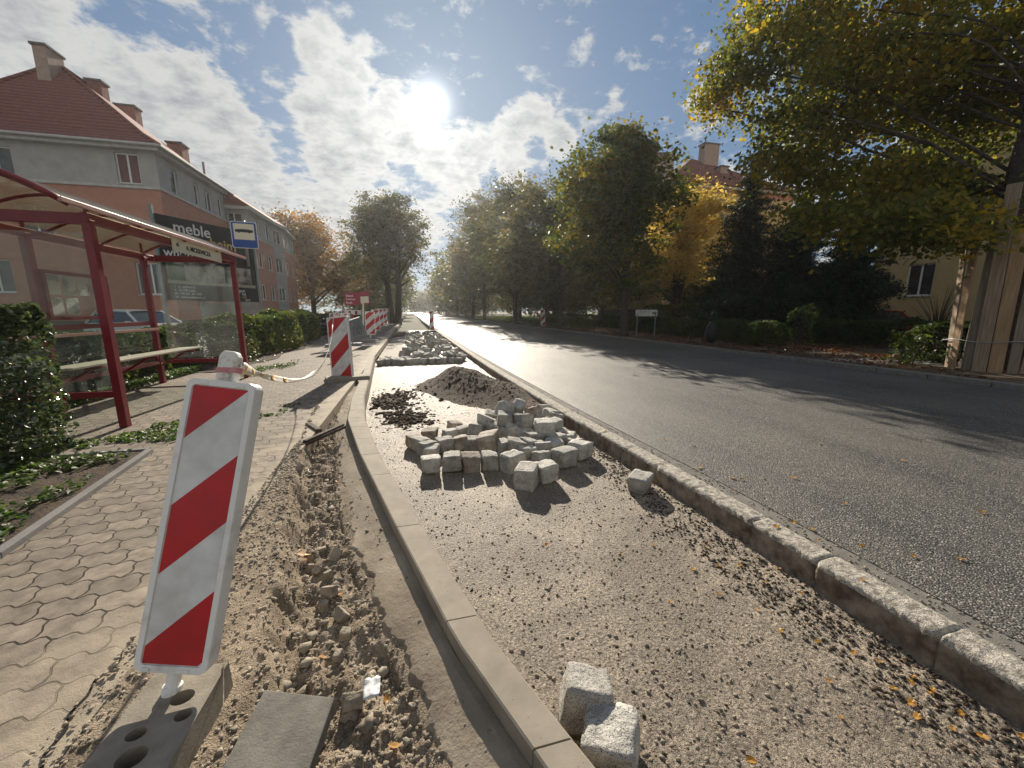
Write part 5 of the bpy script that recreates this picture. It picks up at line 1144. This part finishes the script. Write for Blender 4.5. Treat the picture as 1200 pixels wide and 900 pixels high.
def rail_barrier(px0, px1, py, d0, d1, h, label, n=7):
    a, b = atd(px0, py, d0), atd(px1, py, d1); u = (b - a); ln = u.length; u.normalize(); ct = Vector((a.x, a.y, 0)); t = empty('road_barrier', ct, 0, label, 'barrier', 'horizontal red and white barrier boards'); nn_ = Vector((u.y, -u.x, 0))
    M = frame(a, u, (0, 0, 1), ct); mb = MB(); mb.prism([(0, -h), (ln, -h), (ln, 0), (0, 0)], M, -.025, .0); pl_ = mb.build('board', M_['white'], t, bevel=.01)
    mb = MB(); w_ = ln / n
    for k in range(0, n, 2): mb.prism([(k * w_ + .03, -h + .03), (k * w_ + w_ * .9, -h + .03), (k * w_ + w_ * .9, -.03), (k * w_ + .03, -.03)], M, .001, .004)
    mb.build('red_stripes', M_['redfoil'], pl_)
    for s in (.12, ln - .12):
        mb = MB(); p = a + u * s - ct; mb.bar(p + Vector((0, 0, .05)), Vector((p.x, p.y, 0)), .05); mb.box((p.x, p.y, .06), (.7, .3, .1)); mb.build('stand', M_['grey'], t)
rail_barrier(386, 414, 367, 15.6, 16.4, .28, 'red and white barrier board crossing the pavement behind the second striped board')
rail_barrier(400, 426, 363.5, 21, 22, .25, 'red and white barrier board further along the pavement, behind the grey fence panel')
rail_barrier(440, 456, 361.5, 36, 40, .3, 'distant red and white barrier board at the foot of the twin trees')
# grey fence panel leaning by the dig
t = empty('fence_panel', (-1.9, 12.6, 0), 0, 'grey steel fence panel leaning beside the dig', 'fence panel'); Of = Vector((-1.9, 12.6, 0))
P4 = [atd(407, 399, 12.6), atd(429, 391, 14.2), atd(421, 372, 14.2), atd(404, 378, 12.6)]; mb = MB()
for a, b in zip(P4, P4[1:] + P4[:1]): mb.bar(a - Of, b - Of, .05)
fr = mb.build('frame', M_['grey'], t); mb = MB()
for k in range(1, 9):
    f = k / 9; mb.bar(P4[0].lerp(P4[1], f) - Of, P4[3].lerp(P4[2], f) - Of, .035)
mb.build('bars', M_['grey'], t)
# dark red direction board on a thin pale post
c_ = atd(418, 350, 16.5); fs_ = -camf; us_ = Vector((camf.y, -camf.x, 0)); off = Vector((c_.x, c_.y, 0)); t = empty('direction_sign', off, 0, 'dark red information sign with small white lettering on a thin leaning post', 'sign')
mb = MB(); Mx = frame(c_, us_, (0, 0, 1), off); mb.prism([(-.52, -.28), (.52, -.22), (.52, .30), (-.52, .22)], Mx, -.03, 0); sg = mb.build('sign_panel', M_['darkredsign'], t)
mb = MB(); mb.prism([(.16, -.20), (.50, -.17), (.50, .10), (.16, .08)], Mx, .002, .005); mb.build('pale_field', M_['cream'], sg)
for k, s in enumerate(['Objazd', 'Centrum', 'Rynek']): text(s, .12, frame(c_ + us_ * -.46 + Vector((0, 0, .08 - k * .14)), us_, (0, 0, 1), off) @ Matrix.Translation((0, 0, .006)), M_['signwhite'], sg, xs=.9)
mb = MB(); mb.bar(atd(426, 393, 16.4) - off, c_ - off + us_ * .25 + camf * .06, .06); mb.build('post', M_['cream'], t)
# barrier tape
way = [(284, 430, 1.62), (292, 434, 1.8), (305, 439, 2.15), (322, 443.5, 2.6), (342, 446, 3.2), (360, 442, 3.9), (374, 432, 4.8), (383, 415, 5.8), (388, 396, 7.), (390.5, 378, 8.1), (391, 366, 8.3)]
wp_ = [atd(*q) for q in way]; fine = []
for i in range(len(wp_) - 1):
    p0, p1, p2, p3 = wp_[max(i - 1, 0)], wp_[i], wp_[i + 1], wp_[min(i + 2, len(wp_) - 1)]
    for k in range(8):
        s = k / 8; fine.append(.5 * ((2 * p1) + (-p0 + p2) * s + (2 * p0 - 5 * p1 + 4 * p2 - p3) * s * s + (-p0 + 3 * p1 - 3 * p2 + p3) * s ** 3))
fine.append(wp_[-1])
def ribbon(a, b, wf, m, name, parent=None, dz=0.):
    vs = []; fsx = []
    for i in range(a, b):
        d = (fine[min(i + 1, len(fine) - 1)] - fine[max(i - 1, 0)]).normalized(); an = .55 * math.sin(i * .13) + .25 * math.sin(i * .41 + 1); up = (Vector((0, 0, 1)) - d * d.z).normalized(); sd_ = d.cross(up); q = up * math.cos(an) + sd_ * math.sin(an); n_ = d.cross(q); w_ = wf * (.018 + .006 * math.sin(i * .3))
        for s in (-1, -.3, .4, 1): vs.append(fine[i] + q * w_ * s + n_ * (.004 * math.sin(s * 3 + i * .2) + dz))
    for i in range(b - a - 1):
        for j in range(3): fsx.append((i * 4 + j, i * 4 + j + 1, (i + 1) * 4 + j + 1, (i + 1) * 4 + j))
    o = MB().add(vs, fsx).build(name, m, parent, smooth=True); sdf = o.modifiers.new('thick', 'SOLIDIFY'); sdf.thickness = .0008; return o
tp = tag(ribbon(0, len(fine), 1., M_['tape'], 'barrier_tape'), 'slack pale barrier tape with faded orange print hung between the two nearest striped boards', 'barrier tape')
for k in range(5): ribbon(4 + k * 6, 7 + k * 6, .8, M_['tapemark'], 'orange_print', tp, .002)

# ------------------------------------------------------------------ plank-wrapped tree on the right
bx, by = 13.75, 6.35
wrapt = empty('trunk_guard', (bx, by, 0), 0, 'upright rough planks tied round the big tree trunk at the right edge', 'trunk guard')
specs = [(1112, 1133, 430, 250, 0), (1124, 1146, 424, 262, 2), (1128, 1158, 438, 246, 0), (1141, 1163, 436, 262, 1), (1146, 1175, 432, 238, 0), (1160, 1186, 428, 234, 2), (1170, 1196, 425, 228, 1)]
for k in range(15):
    a = R(140 + k * 18); ca = Vector((math.cos(a), math.sin(a), 0)); tang = Vector((-ca.y, ca.x, 0)); r0, r1 = .74 + .07 * (k % 2), .78 + .16 * random.random(); h = random.uniform(3.1, 4.2); w_ = random.uniform(.15, .235)
    b_, t_ = ca * r0 + Vector((0, 0, .0)), ca * r1 + tang * random.uniform(-.16, .16) + Vector((0, 0, h)); mb = MB()
    mb.bar(b_, t_, w_, .035, up=ca); mb.build('plank', M_['planks'][k % 3], wrapt, bevel=.004)
mb = MB()
for z in (.72,): mb.tube([Vector((.85 * math.cos(R(a)), .87 * math.sin(R(a)), z + .03 * math.sin(a * .09))) for a in range(0, 375, 15)], .012, 6)
mb.build('tie_wire', M_['grey'], wrapt, smooth=True)
P = []
def lb(px, py, d, rx, rz, wt=None):
    p = atd(px, py, d); return (p.x, p.y, p.z, rx, rx, rz) + ((wt,) if wt else ())
big = tree('linden_tree', bx, by, [lb(915, 40, 12., 1.9, 1.3, 2.2), (*lb(990, 110, 11.5, 2.3, 1.6, 3.4),), lb(930, 190, 12.5, 1.35, .8, 1.2), lb(1080, 60, 11, 2.7, 2.3, 4.2), lb(1010, 215, 11.5, 1.6, .8, 1.9), lb(1090, 235, 10.5, 1.1, .6, 1.2), lb(1180, 110, 10.5, 2.2, 1.8, 2.6), lb(1000, -60, 12, 3.2, 2.2, 3.), lb(1180, -60, 11, 3.2, 2.5, 2.), lb(1300, 60, 10, 3, 3, 1.5), lb(860, 110, 13.2, 1.2, 1.0, 1.), lb(1060, 262, 9.8, 1.0, .45, 1.2), lb(970, 255, 11.3, 1.1, .45, .9), lb(1105, 268, 9., .75, .4, .8)], 74000, .115, LBIG, 'huge overhanging linden with yellowing leaves and plank-wrapped trunk, right foreground', h0=4.6, r0=.46, nclump=760, sx=.36, nlimb=30, shape='leaf', surf=.42, top=10.5, sz=.18, lr=.09, up=.15)

# ------------------------------------------------------------------ other trees
TR = 'lindens along the right side of the road'
tree('linden_tree', 11.75, 20.2, [(10.6, 19.6, 5.6, 3.6, 3.4, 3.0), (10.7, 19.6, 7.6, 3.1, 3.0, 2.4, 62), (11., 19.6, 9.3, 1.4, 1.4, 1.3, 8), (9.0, 19.2, 4.6, 2.0, 2.6, 1.3, 16)], 38000, .16, LG, 'tall half turned linden right of centre, tallest crown against the sky', TR, h0=3, r0=.22, nclump=260, sx=.42, nlimb=26, shape='leaf', surf=.6, sz=.22)
tree('linden_tree', 12.4, 32, [(11.6, 32, 6.8, 5., 4.6, 4.), (11.3, 32, 9.6, 3.4, 2.8, 2.2, 50), (9.2, 32, 5.4, 3.4, 3.4, 2., 30)], 28000, .22, LD, 'dark green linden just left of the tallest right-hand crown', TR, h0=3.2, r0=.24, nclump=190, sx=.5, nlimb=16, surf=.55)
tree('linden_tree', 12.2, 46, [(11.8, 46, 8.6, 5.0, 4.8, 5.6), (12.2, 46, 13.4, 3., 2.8, 2.6, 60)], 24000, .26, LD, 'linden in the middle of the right-hand row with a bare dark trunk below', TR, h0=3.6, r0=.28, nclump=190, sx=.6, nlimb=14, surf=.55)
tree('linden_tree', 12.2, 66, [(11.4, 66, 10.2, 5.6, 5.2, 6.6), (12, 66, 16.6, 3.4, 3.2, 3.2, 80)], 20000, .32, LD, 'linden with a russet crown top at the left end of the right-hand row', TR, h0=4, r0=.32, nclump=170, sx=.7, nlimb=12, surf=.55)
tree('linden_tree', 12.2, 78, [(12.2, 78, 10, 5.4, 6, 7)], 12000, .42, LD, 'far linden seen low between the row and the end of the road', TR, h0=3.5, r0=.3, nclump=130, sx=.8, nlimb=8, surf=.55)
tree('linden_tree', 11.5, 100, [(11.5, 100, 9, 6, 8, 7)], 9000, .55, LG, 'farthest roadside linden on the right where the road narrows away', TR, h0=3.5, r0=.3, nclump=110, sx=1., nlimb=6)
tree('linden_tree', 12, 135, [(12, 135, 8, 6, 12, 7)], 7000, .75, LD, 'pale distant linden closing the view at the end of the road', TR, h0=3.5, r0=.3, nclump=110, sx=1.4, nlimb=6)
tree('garden_tree', 19, 37, [(19, 37, 5.5, 4.6, 4.6, 4.2)], 16000, .22, LD, 'low dark bushy tree filling the shade behind the tallest right-hand linden', 'trees behind the right-hand row', h0=1.4, r0=.2, nclump=130, sx=.6, nlimb=10)
tree('garden_tree', 17.5, 50, [(17.5, 50, 7, 5, 5, 5.5)], 14000, .28, LD, 'dark tree behind the gap between the middle roadside lindens', 'trees behind the right-hand row', h0=1.6, r0=.2, nclump=120, sx=.7, nlimb=8)
tree('garden_tree', 19, 68, [(19, 68, 8, 6, 6, 7)], 12000, .36, LG, 'yellow green tree glowing low behind the roadside trunks', 'trees behind the right-hand row', h0=2, r0=.25, nclump=120, sx=.9, nlimb=8)
tree('garden_tree', 24, 88, [(24, 88, 9, 8, 8, 8)], 10000, .5, LD, 'broad dark tree in the far background right of the road', 'trees behind the right-hand row', h0=2, r0=.3, nclump=120, sx=1.2, nlimb=6)
tree('maple_tree', 18.4, 24.6, [(18.2, 24.6, 5.8, 3.6, 3.2, 2.9), (18.7, 24.6, 7.9, 3.3, 2.8, 1.9, 26), (16.9, 24, 4.4, 2.8, 2.4, 1.6, 9)], 24000, .15, LY, 'bright golden yellow maple in front of the ochre building', None, h0=1.6, r0=.14, nclump=330, sx=.3, nlimb=40, shape='leaf', surf=.6, stems=2)
tree('garden_tree', 11.8 + 5, 28.5, [(16.4, 28.5, 4.0, 2.6, 2.6, 2.6)], 9000, .17, LG, 'small green and yellow tree low between the tallest linden and the golden maple', None, h0=1.2, r0=.12, nclump=110, sx=.4, nlimb=10)
def conifer(x, y, h, r, label, n=52000, grp='dark conifers on the right'):
    t = empty('conifer_tree', (x, y, 0), 0, label, 'conifer', grp); mb = MB(); mb.tube([(0, 0, -.1), (0, 0, h * .5), (0, 0, h * .97)], [.16, .11, .02], 9); C = []
    nb = 150
    for i in range(nb):
        f = (i + .5) / nb; z = .35 + f * (h - .4); L_ = r * (1 - f) ** .75 * random.uniform(.5, 1.3) * (1 + .28 * math.sin(i * 2.399 * 2 + h) + .2 * math.sin(z * 2.7 + h)) + .08; a = i * 2.399 + random.uniform(-.5, .5); d = Vector((math.cos(a), math.sin(a), 0)); tip = d * L_ + Vector((0, 0, z - .12 * L_ + .0)); mb.tube([(0, 0, z), tip * .6 + Vector((0, 0, z * .4)), tip], [.03, .018, .005], 5, caps=False)
        k = max(2, int(L_ * 6))
        for j in range(k):
            s = (j + .7) / k; c = Vector((0, 0, z)).lerp(tip, s); sp = .16 * L_ * (1 - s * .6) + .08; C.append((c.x, c.y, c.z, sp))
    mb.build('trunk', M_['bark'], t); C = np.array(C); ix = rng.integers(len(C), size=n); P = C[ix, :3] + rng.normal(size=(n, 3)) * C[ix, 3:4] * [1, 1, .5]
    leaves('crown', P, .19, LC, t, up=.2, shape='needle')
conifer(18.2, 18.8, 8.9, 2.4, 'tall dark spruce standing between the golden maple and the yellow building')
conifer(19.7, 17.0, 7.2, 2.8, 'broad dark conifer right of the tall spruce')
conifer(20.6, 14.9, 6.0, 2.7, 'lower spreading dark conifer in front of the yellow building')
# left side
tree('linden_tree', -1.75, 50, [(-2.3, 50, 9.6, 5.2, 5.2, 5.2), (-2.4, 50, 12., 3.4, 3.2, 2.7, 60), (-3.9, 50, 6.6, 3.8, 3.6, 2.6, 40), (1., 50, 8, 2.6, 3, 3, 20)], 30000, .25, LD, 'large round linden with twin trunks left of the road', None, h0=5, r0=.4, nclump=330, sx=.5, nlimb=26, surf=.5, stems=2)
tree('maple_tree', -12.3, 58, [(-12.5, 58, 8.6, 6.2, 6, 5.4), (-13.5, 58, 11., 4, 4, 2.6, 60), (-9.3, 58, 5.6, 4.2, 4, 3.2, 50)], 26000, .28, LO, 'orange maple at the end of the apartment blocks', None, h0=2.5, r0=.35, nclump=240, sx=.62, nlimb=18, surf=.5)
tree('garden_tree', -6.5, 72, [(-6.5, 72, 6, 5, 5, 5)], 11000, .36, LD, 'dark green tree between the orange maple and the twin-trunk linden', None, h0=2, r0=.25, nclump=110, sx=.8, nlimb=8)
tree('garden_tree', -4.5, 95, [(-4.5, 95, 7, 5, 6, 6)], 8000, .5, LD, 'far tree behind the twin trunks left of the road', None, h0=2, r0=.25, nclump=100, sx=1, nlimb=6)
tree('garden_tree', -22, 80, [(-22, 80, 8, 9, 7, 7)], 9000, .5, LO, 'rusty tree far behind the stepped apartment block', None, h0=2, r0=.3, nclump=110, sx=1.1, nlimb=6)
tree('garden_tree', -6, 130, [(-5, 130, 8, 7, 9, 8)], 7000, .7, LD, 'last tree left of the vanishing road', None, h0=2, r0=.3, nclump=100, sx=1.3, nlimb=6)

for i, (x, y, r_, h_, m_, lab) in enumerate([(22, 58, 7, 9, LD, 'dense dark tree filling the shade behind the fourth roadside linden'), (30, 70, 9, 11, LD, 'wide dark tree far behind the tallest right-hand linden'), (16, 118, 8, 10, LG, 'olive far tree low behind the end of the right-hand row'), (24, 130, 11, 12, LD, 'huge far dark tree behind the right-hand row'), (8, 215, 13, 11, LD, 'hazy far tree right where the road disappears'), (30, 190, 16, 14, LD, 'hazy far tree mass behind the row of lindens'), (-16, 190, 17, 13, LD, 'hazy far tree mass left of the vanishing road'), (-9, 105, 6, 8, LG, 'yellowish far tree behind the twin-trunk linden'), (-32, 110, 13, 13, LD, 'far tree mass behind the apartment blocks'), (40, 60, 10, 10, LD, 'dark garden tree beside the ochre block'), (23, 27.5, 3.2, 4.6, LD, 'dark tree behind the golden maple and white car')]):
    tree('background_tree', x, y, [(x, y, h_ * .55, r_, r_, h_ * .52)], 9000, .10 * r_ ** .75 + .08, m_, lab, 'trees in the far background', h0=h_ * .2, r0=.25, nclump=130, sx=r_ * .14, nlimb=6)
hd = None
# ------------------------------------------------------------------ hedges and bushes
def hedge(name, a, b, wd, h, m, label, n, size, cat='hedge', group=None, lump=.3, z0=0., gap=0.):
    a, b = Vector((*a, 0)), Vector((*b, 0)); ln = (b - a).length; u = (b - a) / ln; v = Vector((-u.y, u.x, 0)); c = (a + b) / 2
    t = empty(name, (c.x, c.y, z0), math.atan2(u.y, u.x), label, cat, group)
    # points in a thick shell of a rounded box
    k = n; s = rng.uniform(-1, 1, (k, 3)); ax = rng.choice(3, k, p=[.12, .4, .48]); sg = np.where(rng.random(k) < .5, -1, 1); sg[ax == 2] = np.where(rng.random((ax == 2).sum()) < .96, 1, -1)
    dep = rng.random(k) ** 2 * .35; s[np.arange(k), ax] = sg * (1 - dep)
    rr_ = np.maximum(1, np.sqrt((np.abs(s[:, 1]) ** 4 + np.abs(s[:, 2]) ** 4)) ** .5 * 1.0); s[:, 1] /= rr_; s[:, 2] /= rr_
    P = np.stack([s[:, 0] * ln / 2, s[:, 1] * wd / 2, (s[:, 2] + 1) / 2 * h], 1); q = P * 1.7 + (c.x * 3.1)
    P[:, 2] += lump * 1.6 * fbm(q, 3, 4.) * (P[:, 2] / h); P[:, 1] += lump * 1.4 * fbm(q, 3, 9.); P[:, 0] += lump * 1.4 * fbm(q, 3, 14.) * (np.abs(s[:, 0]) > .6)
    P[:, 2] = np.maximum(P[:, 2], .03) + gap * (P[:, 2] < .3) * rng.random(k) * .3
    leaves('foliage', P, size, m, t, up=.2, shape='leaf' if size < .06 else 'q')
    mb = MB()
    for i in range(int(ln * 7) + 4):
        x = random.uniform(-ln / 2, ln / 2) * .95; y = random.uniform(-wd, wd) * .28
        mb.tube([(x, y, -.05), (x + random.uniform(-.08, .08), y + random.uniform(-.08, .08), h * .4), (x + random.uniform(-.2, .2), y + random.uniform(-.2, .2), h * .85)], [.018, .012, .004], 5, caps=False)
    mb.build('stems', M_['bark'], t)
    return t
hedge('bush', (-7.2, 4.75), (-3.45, 4.35), 1.1, 1.42, LB, 'glossy dense evergreen bush filling the left edge in front of the shelter', 46000, .042, 'bush', lump=.24)
HG = 'clipped hedge pieces along the left parking'
hedge('hedge', (-5.75, 4.5), (-5.75, 11.6), 1.0, .98, LH, 'dark clipped hedge right behind the bus shelter glass', 34000, .075, group=HG)
hedge('hedge', (-6.6, 12.2), (-4.8, 13.6), 1.3, 1.05, LH, 'low dark hedge piece just past the shelter, under the billboard', 12000, .06, group=HG)
hedge('hedge', (-5.4, 13.7), (-4.75, 17.2), 1.25, 1.28, LHL, 'light green hedge piece with sunlit tips below the billboard', 16000, .085, group=HG)
hedge('hedge', (-5.6, 18.5), (-5.0, 21.6), 1.3, 1.45, LHL, 'rounded hedge clump left of the second striped board', 14000, .09, group=HG)
hedge('hedge', (-5.9, 22.5), (-5.7, 30), 1.2, 1.2, LH, 'far dark hedge in front of the parked dark car', 12000, .09, group=HG)
hedge('hedge', (-4.6, 27), (-3.6, 45), 1.4, 1.35, LH, 'long far hedge behind the dark red sign', 14000, .11, group=HG)
HR = 'clipped hedges along the right verge'
hedge('hedge', (13.9, 12.6), (15.4, 17.0), 1.2, .95, LH, 'dark hedge directly right of the black sack', 16000, .06, group=HR)
hedge('hedge', (14.9, 18.2), (16.2, 27), 1.2, .95, LH, 'dark hedge below the small white sign', 18000, .07, group=HR)
hedge('hedge', (17.8, 14.2), (18.6, 7.5), 1.2, 1.1, LH, 'dark hedge in front of the yellow wall, left of the planks', 20000, .06, group=HR)
hedge('hedge', (16.2, 19.5), (21., 16.2), 1.1, .95, LH, 'hedge running back from the road in front of the white car', 12000, .07, group=HR)
hedge('hedge', (17.8, 31), (15.8, 45), 1.4, 1.1, LH, 'far hedge behind the right-hand tree trunks', 9000, .10, group=HR)
hedge('hedge', (19.2, 22.6), (17.2, 26.4), 1.6, 1.9, LHL, 'tall rounded shrub below the golden maple', 9000, .09, 'shrub')
hedge('bush', (15.3, 4.4), (14.2, 8.2), 1.5, 1.0, LH, 'loose leafy bush at the foot of the planks on the right edge', 12000, .08, 'bush', lump=.5)
hedge('bush', (15.0, 12.3), (15.6, 12.9), .8, 1.5, LHL, 'small pale sapling rising out of the right-hand hedge', 700, .08, 'bush', lump=.5)
hedge('bush', (12.9, 7.3), (12.9, 7.9), .5, .8, LHL, 'thin young shoots at the left foot of the planks', 420, .09, 'bush', lump=.5)
# bare twiggy shrub before the yellow wall
t = empty('bare_shrub', (24.2, 13.2, 0), 0, 'bare twiggy shrub against the yellow wall', 'shrub'); mb = MB()
for i in range(46):
    a = random.uniform(0, 6.28); r_ = random.uniform(.3, 1.1); h = random.uniform(1.2, 2.7); mb.tube([(0, 0, 0), (r_ * .4 * math.cos(a), r_ * .4 * math.sin(a), h * .6), (r_ * math.cos(a), r_ * math.sin(a), h)], [.02, .012, .004], 5, caps=False)
mb.build('twigs', M_['bark'], t)
# ground cover, weeds, litter
def spread(n, x0, x1, y0, y1, thr=.02, fr=1.6, zf=None):
    P = np.stack([rng.uniform(x0, x1, n), rng.uniform(y0, y1, n), np.zeros(n)], 1); k = fbm(P * fr, 3, 3.) > thr; P = P[k]; P[:, 2] = zf(P) if zf else 0; return P
P = spread(16000, -5.5, -2.3, 1.2, 4.5, -.10, 1.9, lambda P: .03 + .06 * rng.random(len(P))); P = P[P[:, 0] < np.interp(P[:, 1], [-1, 2.74, 4.6], [-2.1, -2.42, -2.66]) - .05]
tag(leaves('ground_cover', P, .040, LW, up=1.2), 'small clover-like plants covering the dark planting bed', 'ground cover', kind='stuff')
P = spread(3200, -4.4, -2.3, 4.9, 5.9, .11, 2.3, lambda P: .004 + .02 * rng.random(len(P))); P2 = spread(900, -2.9, -1.7, 5.6, 6.6, .17, 3., lambda P: .004 + .015 * rng.random(len(P)))
P3 = spread(6000, -5.2, -4.9, 5.8, 11, -.1, 1.5, lambda P: .02 + .12 * rng.random(len(P))); P4_ = spread(5000, -4.9, -3.0, 9.7, 12.5, .1, 1.4, lambda P: .01 + .04 * rng.random(len(P)))
tag(leaves('weeds', np.concatenate([P, P2, P3, P4_]), .035, LW, up=.6), 'weeds growing in the paving joints round the shelter', 'weeds', kind='stuff')
P = spread(9000, 11.35, 15.2, 4.5, 34, -.05, .9, lambda P: .03 + .02 * rng.random(len(P))); Pq = spread(7000, 14, 19, 6, 14, .0, .9, lambda P: .035 + .02 * rng.random(len(P)))
tag(leaves('leaf_litter', np.concatenate([P, Pq]), .075, LL, up=.9, shape='leaf'), 'brown fallen leaf litter covering the right verge', 'leaf litter', kind='stuff')
P = spread(3000, -5.6, -4.2, 11, 40, .0, .9, lambda P: .03 + .02 * rng.random(len(P)))
tag(leaves('leaf_litter', P, .06, LL, up=.9, shape='leaf'), 'brown leaf litter under the left hedges', 'leaf litter', kind='stuff')
P = spread(26000, 11.4, 60, 30, 120, -.3, .2, lambda P: .03 + .05 * rng.random(len(P)))
tag(leaves('grass', P, .16, LW, up=.1), 'patchy grass on the far right lawns', 'grass', kind='stuff')

# ------------------------------------------------------------------ right verge objects
t = empty('sack', (13.1, 15.0, 0), .3, 'black rounded sack standing at the gap in the right-hand hedge', 'sack'); n = 26; vs = []
for i in range(17):
    f = i / 16; r_ = .31 * math.sin(math.pi * min(1, .08 + f * .9)) ** .55 * (1 - .25 * f)
    for k in range(n):
        a = 2 * math.pi * k / n; rr_ = r_ * (1 + .06 * math.sin(a * 9 + f * 3) + .05 * math.sin(a * 4 + 2)); vs.append((rr_ * math.cos(a), rr_ * math.sin(a), .98 * f))
fs = [(i * n + k, i * n + (k + 1) % n, (i + 1) * n + (k + 1) % n, (i + 1) * n + k) for i in range(16) for k in range(n)] + [tuple(range(n))[::-1], tuple(16 * n + k for k in range(n))]
MB().add(vs, fs).build('bag', M_['sack'], t, smooth=True); MB().box((0, 0, 1.0), (.07, .05, .12)).build('knot', M_['sack'], t, bevel=.015)
a, b = atd(745, 366.5, 22.), atd(770.5, 366.5, 22.); u = (b - a).normalized(); off = Vector((a.x, a.y, 0)); ws = empty('notice_board', off, 0, 'small white board with black emblem and a row of pegs above the right-hand hedge', 'notice board'); Mx = frame(a, u, (0, 0, 1), off); ln = (b - a).length
mb = MB(); mb.prism([(0, -.19), (ln, -.19), (ln, .16), (0, .16)], Mx, -.03, 0); wb_ = mb.build('board', M_['whitefoil'], ws)
mb = MB()
for k in range(5): mb.prism([(ln * (.14 + .18 * k) - .02, .16), (ln * (.14 + .18 * k) + .02, .16), (ln * (.14 + .18 * k) + .02, .20), (ln * (.14 + .18 * k) - .02, .20)], Mx, -.028, -.002)
mb.build('pegs', M_['whitefoil'], wb_)
mb = MB(); mb.prism([(ln * .76, .02), (ln * .95, .02), (ln * .95, -.12), (ln * .90, -.12), (ln * .90, -.04), (ln * .82, -.06), (ln * .76, -.03)], Mx, .002, .005)
for k in range(5): mb.prism([(ln * (.06 + .13 * k), .03), (ln * (.15 + .13 * k), .03), (ln * (.15 + .13 * k), .055), (ln * (.06 + .13 * k), .055)], Mx, .002, .005)
mb.build('emblem', M_['signblack'], wb_)
for s in (.1, ln - .1):
    mb = MB(); p = a + u * s - off; mb.bar((p.x, p.y, 0), (p.x, p.y, p.z - .1), .05); mb.build('leg', M_['grey'], ws)

# ------------------------------------------------------------------ haze added to imitate sun glare over the street
hb = MB(); hb.box((10, 140, 10), (230, 330, 23.2)); hz = hb.build('haze', None or M_['frame']); hz.data.materials.clear()
hm = bpy.data.materials.new('glare_haze'); hm.use_nodes = True; hn = hm.node_tree.nodes; hn.remove(hn['Principled BSDF'])
pv = hn.new('ShaderNodeVolumePrincipled'); pv.inputs['Density'].default_value = .0005; pv.inputs['Color'].default_value = (.93, .95, .97, 1); pv.inputs['Anisotropy'].default_value = .6
hm.node_tree.links.new(pv.outputs[0], hn['Material Output'].inputs['Volume']); hz.data.materials.append(hm); tag(hz, 'thin pale haze added over the street to imitate sun glare', 'haze', kind='stuff')
